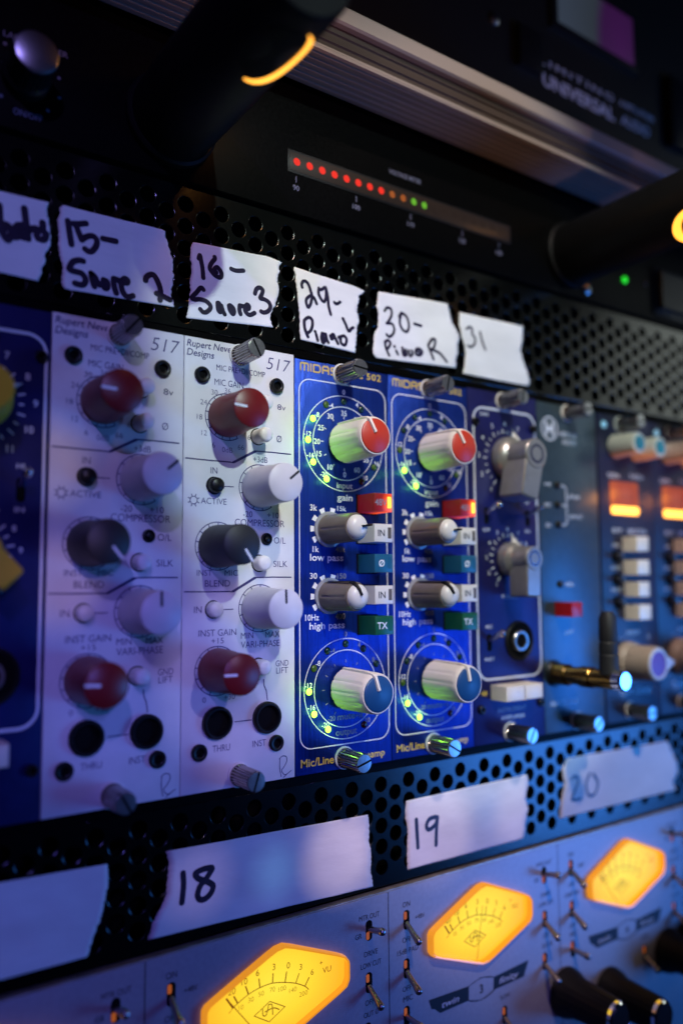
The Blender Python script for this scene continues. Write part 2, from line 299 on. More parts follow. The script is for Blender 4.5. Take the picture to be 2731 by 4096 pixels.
# ---------------------------------------------------------------- perforated vent panels
def vent_panel(label, z0, z1, rows_even, rows_odd):
    c = bpy.data.curves.new('vent_curve', 'CURVE'); c.dimensions = '2D'; c.fill_mode = 'BOTH'; c.extrude = .6*S; c.bevel_depth = .18*S; c.bevel_resolution = 1
    def spl(pts):
        sp = c.splines.new('POLY'); sp.points.add(len(pts)-1); sp.use_cyclic_u = True
        for q, (x, z) in zip(sp.points, pts): q.co = (x*S, z*S, 0, 1)
    spl([(-90, z0), (400, z0), (400, z1), (-90, z1)])
    for k in range(-14, 66):
        x = 3+6*k
        for z in (rows_even if k % 2 == 0 else rows_odd): spl([(x+2.62*math.cos(2*math.pi*i/18), z+2.62*math.sin(2*math.pi*i/18)) for i in range(18)])
    o = bpy.data.objects.new('vent_curve', c); COL.objects.link(o); dg = bpy.context.evaluated_depsgraph_get()
    me = bpy.data.meshes.new_from_object(o.evaluated_get(dg)); bpy.data.objects.remove(o)
    me.transform(Matrix.Rotation(math.radians(90), 4, 'X')); me.materials.clear(); me.materials.append(MATS['vent_black'])
    me.polygons.foreach_set('use_smooth', [True]*len(me.polygons)); me.set_sharp_from_angle(angle=math.radians(25))
    p = bpy.data.objects.new('vent_panel', me); COL.objects.link(p); p.location = V(0, -2.8, 0)
    return tagged(p, label, 'vent panel', 'perforated vent panels')
vent_panel('black perforated vent panel above the row of modules, under the power conditioner', 136.3, 180.2, [140.2+6.9*k for k in range(6)], [143.65+6.9*k for k in range(5)])
vent_panel('black perforated vent panel below the row of modules, above the silver preamp', -40.6, -3.4, [-34.6+6.72*k for k in range(5)], [-31.2+6.72*k for k in range(4)])

# ---------------------------------------------------------------- masking tape labels
TAPES = {
 'rhodos':([(-21.2,163.8),(-20.8,154.3),(-20.6,142.1)],[(-1.2,164.3),(-1.7,162.2),(-1.2,159.1),(-0.6,155.3),(-0.6,152.1),(-1.9,149.2),(-1.7,147.3),(-2.5,145.5),(-2.8,143.5),(-3.4,141.6)],[[(-17.3,163.3),(-16.7,152.9)],[(-15.4,157.3),(-14.3,158.2),(-13.9,153.6)],[(-13.9,159.9),(-13.4,153.1)],[(-13.3,153.1),(-12.2,155.1),(-11.0,154.3),(-10.7,152.8),(-11.5,151.0),(-12.7,152.6),(-12.3,154.9)],[(-10.7,152.5),(-9.3,155.4),(-8.3,155.6),(-8.4,153.1),(-9.8,152.2)],[(-7.5,160.8),(-6.4,152.6)],[(-6.7,154.8),(-7.9,156.1),(-8.7,154.2),(-7.8,152.7),(-6.6,152.9)],[(-6.3,154.8),(-5.2,155.8),(-4.0,155.8),(-4.2,154.1)],[(-2.7,158.0),(-2.5,155.8),(-1.7,155.0),(-2.3,153.4),(-3.8,153.4)]],1.9),
 'snare2':([(2.4,164.5),(1.8,163.4),(1.8,161.8),(1.2,160.0),(1.6,156.2),(1.6,152.3),(1.9,150.1),(2.8,148.0),(3.0,145.4),(2.7,143.7),(2.9,141.8),(3.7,140.9)],[(31.6,164.8),(32.7,164.4),(32.5,162.8),(33.3,161.3),(34.0,158.2),(34.9,156.3),(34.9,153.2),(35.3,152.0),(34.8,149.9),(35.0,148.6),(34.5,146.7),(34.9,143.6),(35.5,141.9)],[[(4.0,160.3),(5.1,153.8)],[(9.0,160.9),(7.0,160.2),(5.5,159.9)],[(6.1,160.0),(7.1,157.6),(7.9,155.8)],[(7.9,155.8),(9.3,157.1),(11.0,157.7),(12.1,156.8),(12.0,155.1),(10.9,153.3),(9.9,152.9),(8.9,153.4)],[(13.9,157.7),(17.6,157.8)],[(8.4,149.8),(7.3,149.8),(5.7,149.0),(4.8,147.4),(4.8,146.5),(6.4,146.3),(8.0,146.2),(9.1,145.1),(9.1,143.8),(8.2,142.9),(6.3,143.0)],[(10.7,146.8),(11.2,144.6),(11.7,143.2)],[(10.7,146.8),(11.8,146.0),(12.5,144.8),(13.2,144.0)],[(14.3,145.7),(14.5,143.6),(15.2,143.4)],[(14.3,145.7),(15.3,145.3),(15.5,143.8)],[(17.2,146.7),(17.3,144.8),(18.0,142.6)],[(17.4,146.7),(18.8,146.5)],[(19.1,145.9),(20.3,146.2),(21.1,146.3),(21.3,147.1),(20.4,147.4),(19.6,146.4),(19.5,144.6),(20.3,142.8),(21.5,142.2),(22.9,142.8)],[(26.6,148.2),(26.9,149.3),(28.0,150.2),(29.2,150.2),(30.5,148.3),(31.2,146.1),(31.1,143.6),(31.1,143.1)],[(30.0,144.9),(31.2,144.7),(34.1,143.8)]],1.75),
 'snare3':([(41.5,163.4),(40.7,161.8),(40.6,158.2),(41.0,155.9),(41.0,153.1),(40.7,150.7),(40.8,147.9),(40.5,146.2),(40.2,142.8),(39.6,140.2),(39.6,139.3)],[(66.8,164.8),(72.2,163.9),(71.4,162.3),(71.6,160.6),(70.8,158.3),(71.5,155.9),(71.7,154.3),(70.8,151.5),(70.3,149.3),(69.5,148.3),(68.6,146.2),(68.3,144.7),(69.0,142.7),(69.5,141.8)],[[(43.3,158.6),(43.7,159.7),(44.2,157.6),(44.6,155.7),(44.9,152.9)],[(48.6,160.2),(48.6,159.6),(47.6,158.2),(47.0,156.6),(47.7,155.4),(49.0,154.4),(50.6,154.2),(51.0,155.3),(50.5,156.4),(49.4,157.2),(48.5,156.2),(49.2,155.5)],[(54.3,157.8),(56.0,157.6),(58.6,158.2)],[(45.0,149.2),(44.1,149.6),(42.6,147.7),(41.2,146.0),(42.2,145.6),(43.9,146.0),(46.0,145.7),(47.3,144.6),(47.1,143.4),(45.9,142.3),(44.8,142.2),(44.0,142.9)],[(49.7,145.9),(49.9,143.9),(50.5,143.2),(51.0,143.9),(50.8,145.1),(50.1,146.0)],[(51.0,145.3),(51.6,143.6),(52.1,142.8)],[(53.6,145.8),(54.0,144.3),(54.9,143.4),(55.4,144.3),(54.9,145.5),(53.8,145.9),(55.2,143.9)],[(57.3,146.6),(57.2,145.1),(57.6,143.9)],[(57.4,146.6),(58.7,146.6)],[(59.4,145.7),(60.5,146.2),(60.6,147.0),(59.9,147.4),(59.2,146.3),(59.4,144.9),(60.8,144.2),(62.6,145.2)],[(62.8,151.6),(63.3,153.1),(64.4,153.9),(65.6,153.4),(65.3,151.9),(64.7,150.5),(66.1,150.4),(67.7,149.8),(68.4,148.5),(67.7,146.9),(66.1,146.0),(65.0,146.2)]],1.45),
 'pianol':([(77.4,163.6),(77.2,162.7),(77.8,161.2),(77.8,158.8),(78.7,154.7),(79.0,150.7),(79.4,147.4),(79.4,143.9),(79.5,141.2),(79.9,139.5)],[(100.5,162.2),(105.7,161.1),(104.8,159.8),(103.6,159.4),(103.5,156.6),(102.8,155.4),(102.8,153.2),(103.4,151.9),(103.9,150.3),(102.9,148.7),(102.5,145.9),(102.4,142.6),(102.1,140.8),(102.0,138.6)],[[(80.4,157.3),(80.2,158.4),(80.9,159.5),(82.1,159.5),(83.1,158.3),(83.7,156.6),(84.1,155.4),(82.9,154.6),(81.9,153.2),(82.3,151.4),(82.9,151.0),(83.7,152.3),(84.3,154.4),(85.1,154.6),(86.1,152.8)],[(87.0,158.4),(86.9,156.5),(87.8,154.9),(89.0,154.1),(89.8,155.3),(90.0,157.8),(89.6,159.2),(88.2,158.2),(87.2,158.0)],[(89.8,159.2),(90.7,156.2),(91.0,153.1),(91.9,150.3)],[(93.4,154.8),(94.2,154.4),(95.7,155.3)],[(81.1,146.1),(81.4,143.4),(82.6,140.9)],[(81.1,146.1),(82.2,147.2),(83.4,147.6),(84.4,146.6),(84.2,144.4),(83.2,142.7),(82.0,142.0)],[(85.4,143.2),(85.5,143.1)],[(85.8,142.3),(86.4,140.3)],[(88.2,143.1),(87.9,141.2),(88.5,139.9),(89.5,140.8),(89.7,142.6),(88.5,142.9),(88.9,140.7)],[(89.7,143.0),(90.1,141.4),(90.7,140.3)],[(91.6,142.8),(92.0,141.8),(92.6,142.2),(92.6,143.5),(91.8,142.8)],[(92.8,143.5),(93.7,142.1),(94.6,140.6)],[(94.9,142.8),(96.0,143.3),(97.3,143.7),(98.3,142.7),(97.9,141.0),(97.0,140.5),(95.8,141.3),(95.8,142.8)],[(96.9,149.8),(98.0,148.0),(98.8,146.3),(99.5,145.8),(100.3,146.8),(101.1,147.3)]],1.15),
 'pianor':([(112.5,162.5),(111.3,156.9),(112.1,154.4),(111.8,149.5),(110.4,147.0),(109.7,143.2),(109.4,139.4),(111.0,138.2)],[(145.1,164.5),(145.5,162.8),(147.2,157.8),(149.8,154.7),(151.1,152.5),(149.7,149.0),(149.8,145.8),(148.7,143.3),(148.9,140.3)],[[(114.9,155.9),(116.1,157.3),(117.8,157.0),(118.0,154.8),(116.5,152.2),(115.8,151.5),(118.2,151.8),(119.3,150.1),(118.6,148.1),(116.9,146.8),(115.7,147.4)],[(122.5,156.6),(121.8,153.2),(122.9,150.7),(125.1,150.1),(126.1,152.4),(125.2,155.4),(123.0,156.5),(121.5,155.1)],[(128.6,153.7),(131.8,153.5)],[(115.0,144.8),(115.2,142.6),(116.6,140.0)],[(114.8,144.4),(116.2,145.4),(117.3,144.4),(116.1,142.4)],[(119.1,143.7),(119.2,143.5)],[(119.9,142.2),(120.6,141.0)],[(122.8,143.8),(123.2,141.2),(124.7,141.5),(124.2,143.3),(123.7,141.7)],[(125.7,143.2),(126.3,141.3),(127.6,142.3),(127.1,143.4)],[(129.1,144.1),(129.1,142.5),(131.0,142.3),(132.1,143.8),(130.6,144.7),(129.3,144.1),(131.1,143.2)],[(137.2,149.3),(135.1,147.0),(135.8,145.2),(137.5,141.9)],[(135.1,146.6),(136.7,149.2),(138.5,149.2),(137.6,146.2),(135.6,145.1)],[(136.6,145.3),(140.2,144.7),(142.2,143.4),(144.0,141.9)]],1.1),
 't31':([(151.1,162.3),(151.0,157.3),(151.9,153.4),(153.2,150.4),(153.9,146.5),(153.2,142.3),(152.1,138.6)],[(186.3,163.1),(185.4,156.7),(184.4,152.6),(185.7,149.0),(187.7,145.0),(189.4,140.5),(188.1,138.6)],[[(154.7,156.4),(156.4,157.5),(157.7,156.9),(157.7,154.8),(159.0,153.8),(158.9,151.4),(156.7,149.6),(155.1,149.9)],[(161.9,156.4),(162.9,152.8),(164.5,149.8)]],1.0),
 'blank':([(-22.0,-13.6),(-22.5,-25.0),(-22.0,-37.5)],[(18.2,-15.0),(18.5,-18.0),(18.3,-21.5),(17.0,-28.0),(15.0,-32.5),(13.2,-37.6)],[],1),
 'n18':([(35.0,-14.9),(35.8,-18.0),(35.4,-22.7),(35.0,-27.0),(33.6,-29.8),(31.1,-33.5),(29.9,-37.4)],[(105.4,-16.6),(105.9,-19.8),(105.6,-24.4),(106.7,-29.3),(106.3,-34.8),(107.2,-39.9)],[[(40.1,-21.9),(40.3,-25.3),(39.8,-29.8)],[(48.9,-22.1),(46.4,-22.0),(43.9,-22.7),(44.8,-24.3),(47.8,-25.9),(49.4,-27.3),(48.7,-29.2),(46.9,-30.4),(45.3,-30.2),(44.6,-28.7),(45.5,-26.4),(47.3,-24.8),(49.1,-22.5)]],1.75),
 'n19':([(121.7,-14.8),(121.1,-18.8),(122.3,-24.9),(121.7,-30.8),(121.9,-37.6)],[(181.7,-14.3),(182.1,-18.1),(180.3,-23.2),(181.7,-27.4),(179.5,-31.8),(179.4,-35.1),(178.3,-37.5)],[[(126.0,-21.7),(126.5,-31.1)],[(134.6,-22.2),(131.7,-22.6),(130.4,-24.6),(131.6,-26.0),(134.6,-24.7),(135.5,-22.4),(134.9,-27.2),(134.7,-31.7)]],1.5),
 'n20':([(204.9,-11.2),(201.5,-15.3),(202.8,-21.1),(200.3,-27.7),(199.2,-33.8)],[(272.9,-12.4),(279.1,-21.9),(280.1,-27.6),(275.7,-31.0),(278.2,-34.5)],[[(207.3,-19.6),(210.1,-19.0),(211.0,-21.6),(208.1,-25.4),(206.9,-27.7),(212.4,-28.2)],[(218.5,-19.1),(216.0,-23.0),(217.5,-27.6),(221.5,-27.4),(223.5,-23.4),(220.8,-19.7)]],1.3),
}
def tape(key, label, amp=.25, curl=0.0):
    left, right, strokes, wd = TAPES[key]; rnd = random.Random(key)
    ph = [rnd.uniform(0, 6.28) for _ in range(6)]
    xr = max(p[0] for p in right)
    def hf(x, z):
        v = amp*(.5*math.sin(x*.21+ph[0]+z*.08)+.35*math.sin(z*.33+ph[1]-x*.1)+.25*math.sin(x*.55+ph[2]+z*.4))
        d = (x-(xr-9))+(z-max(right[0][1], 156 if z > 0 else -22))*.6
        return v*.6+.15+(curl*max(0, d)**1.6*.02 if curl else 0)
    def edge(P, n, jag):
        L = [0]
        for a, b in zip(P, P[1:]): L.append(L[-1]+math.hypot(b[0]-a[0], b[1]-a[1]))
        out = []
        for i in range(n+1):
            s = L[-1]*i/n; k = max(j for j in range(len(L)) if L[j] <= s+1e-9); k = min(k, len(P)-2); u = (s-L[k])/max(1e-6, L[k+1]-L[k])
            x = P[k][0]+(P[k+1][0]-P[k][0])*u; z = P[k][1]+(P[k+1][1]-P[k][1])*u
            out.append((x+(rnd.uniform(-jag, jag) if 0 < i < n else 0), z))
        return out
    n = 46; nx = 30; Lp = edge(left, n, .20); Rp = edge(right, n, .24)
    vs = []; fs = []
    for i in range(n+1):
        for j in range(nx+1):
            u = j/nx; x = Lp[i][0]+(Rp[i][0]-Lp[i][0])*u; z = Lp[i][1]+(Rp[i][1]-Lp[i][1])*u
            vs.append(V(x, -2.0+hf(x, z), z))
    for i in range(n):
        for j in range(nx):
            a = i*(nx+1)+j; fs.append((a, a+1, a+nx+2, a+nx+1))
    mb = MB().add(vs, fs); k = len(vs)
    t = mb.build('tape_label', 'masking_tape', None, 60); tagged(t, label, 'tape label', 'handwritten tape labels')
    sol = t.modifiers.new('thickness', 'SOLIDIFY'); sol.thickness = .12*S; sol.offset = -1
    if strokes:
        h = MB()
        for st in strokes:
            st = st if len(st) < 3 else smooth(st)
            h.stroke(st, wd, -1.93, hf=hf)
        h.build('handwriting', 'marker', t)
    return t
def smooth(P, n=5):
    out = []
    for i in range(len(P)-1):
        p0 = P[max(0, i-1)]; p1 = P[i]; p2 = P[i+1]; p3 = P[min(len(P)-1, i+2)]
        for k in range(n):
            t = k/n; out.append(tuple(.5*(2*b+(c-a)*t+(2*a-5*b+4*c-d)*t*t+(3*b-a-3*c+d)*t**3) for a, b, c, d in zip(p0, p1, p2, p3)))
    return out+[P[-1]]
tape('rhodos', 'masking tape label with a cut off marker word at the edge of the photo')
tape('snare2', 'violet-lit masking tape label reading 15- Snare 2 in black marker')
tape('snare3', 'masking tape label reading 16- Snare 3 in black marker', .25, .9)
tape('pianol', 'narrow masking tape label reading 29- Piano L in black marker', .25, .9)
tape('pianor', 'masking tape label reading 30- Piano R above the blue channel modules')
tape('t31', 'masking tape label reading only 31 in thin marker')
tape('blank', 'torn blank strip of masking tape on the lower vent panel')
tape('n18', 'long masking tape label reading 18 above the first lit meter')
tape('n19', 'masking tape label reading 19 on the lower vent panel')
tape('n20', 'blurred masking tape label reading 20 at the far end of the lower vent panel')

# ---------------------------------------------------------------- white preamp modules
def white_module(ox, label, angs, sunk):
    t = thing('preamp_module', label, 'preamp module', ox, 0, 'white preamp modules')
    MB().box(.12, 37.98, -2.2, 0, 0, 133.35, .25).build('faceplate', 'white_paint', t)
    L = MB()
    for i, s in enumerate(('Rupert Neve', 'Designs')): L.text(s, .8, 130.2-2.75*i+.15, 2.05, (14.6, 8.9)[i], 'L', shear=.18, bold=.008)
    L.text('517', 32.2, 127.2, 3.9, 8.9, shear=.2, bold=-.012)
    for s, x, z, c, w_ in (('MIC PRE+DI/COMP', 18.9, 124.3, 1.75, 16.8), ('MIC GAIN', 14.8, 119.7, 1.95, 9.8), ('8v', 33.3, 114.6, 1.8, 3), ('\u00d8', 32.4, 104.2, 2.1, 1.9), ('+3dB', 25.7, 97.2, 1.8, 5.0),
            ('IN', 9.9, 92.6, 1.9, 2.2), ('ACTIVE', 9.9, 83.4, 1.8, 8.4), ('-20', 21.3, 80, 1.8, 3.2), ('+10', 30.2, 80, 1.8, 4.2), ('COMPRESSOR', 25.6, 77.3, 2.05, 17.4), ('O/L', 32.6, 72.1, 1.95, 4.2), ('SILK', 32.8, 64.8, 1.9, 5.0),
            ('INST', 7.0, 62.1, 1.7, 4.8), ('MIC', 15.8, 62.1, 1.7, 4.4), ('BLEND', 11.3, 58.9, 1.9, 8.2), ('IN', 5.0, 51.3, 1.9, 2.4), ('INST GAIN', 11.4, 44.4, 1.9, 12.2), ('+15', 11.4, 42.2, 1.6, 4), ('MIN', 21.2, 43.2, 1.8, 4.2),
            ('MAX', 30.0, 43.2, 1.8, 5), ('VARI-PHASE', 25.8, 40.4, 1.95, 13.4), ('GND', 33.4, 34.2, 1.8, 4.6), ('LIFT', 33.4, 32.0, 1.8, 4.2), ('THRU', 12.8, 10.9, 1.9, 5.6), ('INST', 25.4, 10.8, 1.9, 4.6), ('0', 7.2, 25.4, 1.5, 1.1), ('+30', 15.4, 25.6, 1.5, 3.6)):
        L.text(s, x, z, c, w_, bold=-.004)
    for s, x, z in (('30', 9.9, 117.4), ('36', 14.3, 118.4), ('24', 6.4, 114), ('18', 5.1, 109.4), ('12', 6.6, 104.7), ('6', 9.7, 101.3), ('0dB', 14.3, 100.2), ('66', 18.9, 101.4), ('60', 22.3, 104.8)): L.text(s, x, z-.85, 1.6, bold=-.01)
    dial_scale(L, 14.1, 110.2, 5.9, 7.3, 300, 20, 14); dial_scale(L, 25.5, 89.3, 5.6, 7.3, 305, -20, 13); dial_scale(L, 11.2, 70.9, 5.6, 7.3, 305, -20, 13)
    dial_scale(L, 25.5, 52.2, 5.6, 7.3, 305, -20, 13); dial_scale(L, 11.3, 34.2, 5.6, 7.3, 305, -20, 13)
    for z in (96.5, 57.4):
        L.stroke([(.6, z+.1), (8, z), (15.6, z)], .38, .05, caps=False); L.poly([(15.4, z-.25), (16.6, z-.3), (24.4, z+3.9), (23.6, z+4.4), (16, z+.25)], .055); L.stroke([(23.5, z+4.15), (30, z+4.25), (36.8, z+4.2)], .38, .05, caps=False)
    L.stroke([(12.8, 89.0), (16.4, 89.0)], .28); L.stroke([(12.8, 52.1), (16.4, 52.1)], .28); L.stroke([(17.2, 18.9), (22.7, 18.9)], .3); L.stroke([(26.9, 30.6), (27.1, 28.6), (27.8, 27.2), (28.2, 24.4)], .32)
    L.ring(3.4, 84.3, 1.0, 1.25, .05)
    for i in range(8): L.stroke([pol(3.4, 84.3, 1.35, i*45+22), pol(3.4, 84.3, 1.85, i*45+22)], .28)
    for st in ([(32.6, 6.3), (32.5, 3.6), (33.0, .9)], [(32.4, 6.2), (33.4, 6.9), (34.8, 6.6), (35.0, 5.2), (34.0, 3.6), (33.2, 2.6), (34.4, 1.2), (36.6, 2.2)], [(33.9, .5), (35.2, 1.4)]): L.stroke(smooth(st), .24)
    L.build('lettering', 'navy_ink', t)
    thumbscrew(t, 18.4, 129.9, angs[5]); thumbscrew(t, 18.5, 3.4, angs[6])
    for x, z in ((5.7, 122.1), (31.3, 122.1), (5.6, 11.4), (31.1, 11.2)): hex_screw(t, x, z)
    cap_knob(t, 14.1, 110.3, 'red_knob', angs[0], 'white_ink', lab='red gain knob'); cap_knob(t, 25.5, 89.4, 'grey_knob', angs[1], 'dark_ink', lab='light grey compressor knob')
    cap_knob(t, 11.2, 70.8, 'black_knob', angs[2], 'white_ink', lab='black blend knob'); cap_knob(t, 25.5, 52.3, 'grey_knob', angs[3], 'dark_ink', lab='light grey phase knob'); cap_knob(t, 11.3, 34.5, 'red_knob', angs[4], 'white_ink', lab='red instrument gain knob')
    for x, z, m_, l_ in ((24.9, 115.2, 'white_plastic', 6), (24.8, 105.2, 'white_plastic', 6), (10.0, 89.0, 'black_plastic', 3.0), (25.3, 65.9, 'white_plastic', 4.2), (9.9, 52.2, 'white_plastic', 3.0), (25.0, 34.6, 'white_plastic', 5)): round_button(t, x, z, m_, l_)
    MB().lathe(27.8, 73.4, [(1.9, 0), (1.9, .5), (1.5, .6), (1.3, .2), (1.0, .2), (.8, .9), (0, 1.1)], 28).build('overload_lamp', 'black_plastic', t)
    for x, z in ((11.2, 19.3), (27.8, 19.2)):
        o = MB().lathe(x, z, [(4.75, 0), (4.75, 1.2), (4.3, 1.8), (3.8, 1.8), (3.4, 1.0), (3.3, -2)], 44).build('jack_socket', 'black_plastic', t)
        MB().disc(x, z, 3.35, .3, 32).build('socket_hole', 'deep_black', o)
    return t
white_module(0, 'white preamp module next to the dark module with yellow knobs, its lettering blurred', (177, 41, -51, 91, 176, 50, 120), 1)
white_module(38.1, 'white preamp module beside the first bright blue channel module', (176, 39, -56, 92, 179, 118, 72), 0)

# ---------------------------------------------------------------- bright blue channel modules
def fader_knob(t, x, z, ang, capm, lab):
    """ivory knob with a raised pointer ridge and a coloured cap"""
    n = 72
    def fl(i, k):
        a = (360*i/n-ang) % 360
        return .965 if (k < 3 and any(abs(a-q) < 2.6 for q in (45, 75, 105, 135, 180, 225, 255, 285, 315))) else 1.0
    r = 6.75
    o = MB().lathe(x, z, [(r, 1.2), (r-.05, 4), (r-.35, 15.2), (r-.45, 16.6), (r-.8, 17.3), (r-1.15, 17.35), (r-1.2, 17.0), (0, 17.0)], n, fl).build('knob', 'ivory_plastic', t, 28, label=lab)
    MB().lathe(x, z, [(r-1.2, 17.0), (r-1.25, 17.55), (r-1.7, 17.85), (0, 18.1)], 48).build('cap', capm, o, 50)
    a = math.radians(ang); dx, dz = math.cos(a), math.sin(a); nx, nz = -dz, dx; w0 = .62
    def P(u, s, h): return V(x+dx*u+nx*s, h, z+dz*u+nz*s)
    sec = [(r+.45, 1.5), (r+.3, 14), (r-.15, 17.2), (r-.9, 18.35), (1.2, 18.6)]; low = [(r-.6, 1.5), (r-.6, 14), (r-1, 16.8), (r-1.3, 17.2), (1.2, 17.8)]
    mb = MB(); vs = []
    for (u, h), (u2, h2) in zip(sec, low): vs += [P(u2, -w0*1.25, h2), P(u, -w0*.7, h), P(u, w0*.7, h), P(u2, w0*1.25, h2)]
    fs = []
    for j in range(4):
        for i in range(3): b = j*4+i; fs.append((b, b+1, b+5, b+4))
    fs += [(0, 1, 2, 3), (16, 17, 18, 19)]
    mb.add(vs, fs).build('pointer', 'ivory_plastic', o, 60); return o
def filter_knob(t, x, z, ang, lab):
    n = 60; fl = lambda i, k: .955 if (2 <= k <= 3 and i % 10 == 0) else 1.0
    r = 4.75
    MB().lathe(x, z, [(r+1.15, .2), (r+1.1, .8), (r+.5, 1.0)], 40).build('knob_skirt', 'clear_skirt', t)
    o = MB().lathe(x, z, [(r+.25, .9), (r+.25, 1.6), (r, 2.2), (r-.2, 14.6), (r-.55, 15.4), (r-.95, 15.5)], n, fl).build('knob', 'taupe_plastic', t, 28, label=lab)
    MB().lathe(x, z, [(r-.9, 15.2), (r-.95, 15.9), (r-1.6, 16.9), (r-2.8, 17.5), (0, 17.8)], 40).build('cap', 'cream_plastic', o, 60)
    a = math.radians(ang); dx, dz = math.cos(a), math.sin(a)
    def P(u, s, h): return V(x+dx*u-dz*s, h, z+dz*u+dx*s)
    vs = []
    for u, h0, h1 in ((.4, 17.2, 18.35), (2.6, 16.8, 18.2), (r-.5, 15.2, 17.3), (r+.25, 14.2, 16.2), (r+.25, 2.2, 2.4)) if abs(ang-100) < 40 else ((.4, 17.2, 18.35), (2.6, 16.8, 18.2), (r-.5, 15.2, 17.3), (r+.3, 14.8, 17.0), (r+.35, 14.8, 15.2)): vs += [P(u, -.38, h0), P(u, -.32, h1), P(u, .32, h1), P(u, .38, h0)]
    fs = [(0, 1, 2, 3), (16, 17, 18, 19)]
    for j in range(4):
        for i in range(3): b = j*4+i; fs.append((b, b+1, b+5, b+4))
    MB().add(vs, fs).build('pointer', 'black_plastic', o, 60); return o
def key_button(t, z, m, txt, ink, window, lab, z_h=6.0):
    x0, x1 = 24.6, 32.1; H = 9.4
    MB().box(x0-.5, x1+.4, 0, .25, z-.4, z+z_h+.3).build('button_slot', 'deep_black', t)
    o = MB().box(x0, x1, .1, H, z, z+z_h, .35).build('key_button', m, t, label=lab)
    if txt: MB().text(txt, 27.4, z+z_h/2-1.05, 2.1, None, h=H+.05, bold=.012).build('lettering', ink, o)
    wo = MB().box(30.1, 31.5, H-.1, H+.08, z+1.2, z+z_h-1.1).build('lamp_window', window, o); return o
def midas_word(L, x, z):
    c = 2.35; w = .5
    def S_(pts): L.stroke([(x+a, z+b*c) for a, b in pts], w)
    S_([(0, 0), (0, .9), (.3, 1), (2.6, 1), (2.9, .9), (2.9, 0)]); S_([(1.45, 0), (1.45, 1)])
    S_([(3.95, 0), (3.95, 1)]); S_([(5.0, 0), (5.0, 1), (7.1, 1), (7.6, .75), (7.6, .25), (7.1, 0), (5.0, 0)])
    S_([(8.6, 0), (8.6, .8), (8.9, 1), (10.6, 1), (10.9, .8), (10.9, 0)]); S_([(8.6, .45), (10.9, .45)])
    S_([(14.1, 1), (12.2, 1), (11.9, .8), (12.1, .52), (13.9, .52), (14.2, .35), (14.2, .15), (13.9, 0), (11.9, 0)])
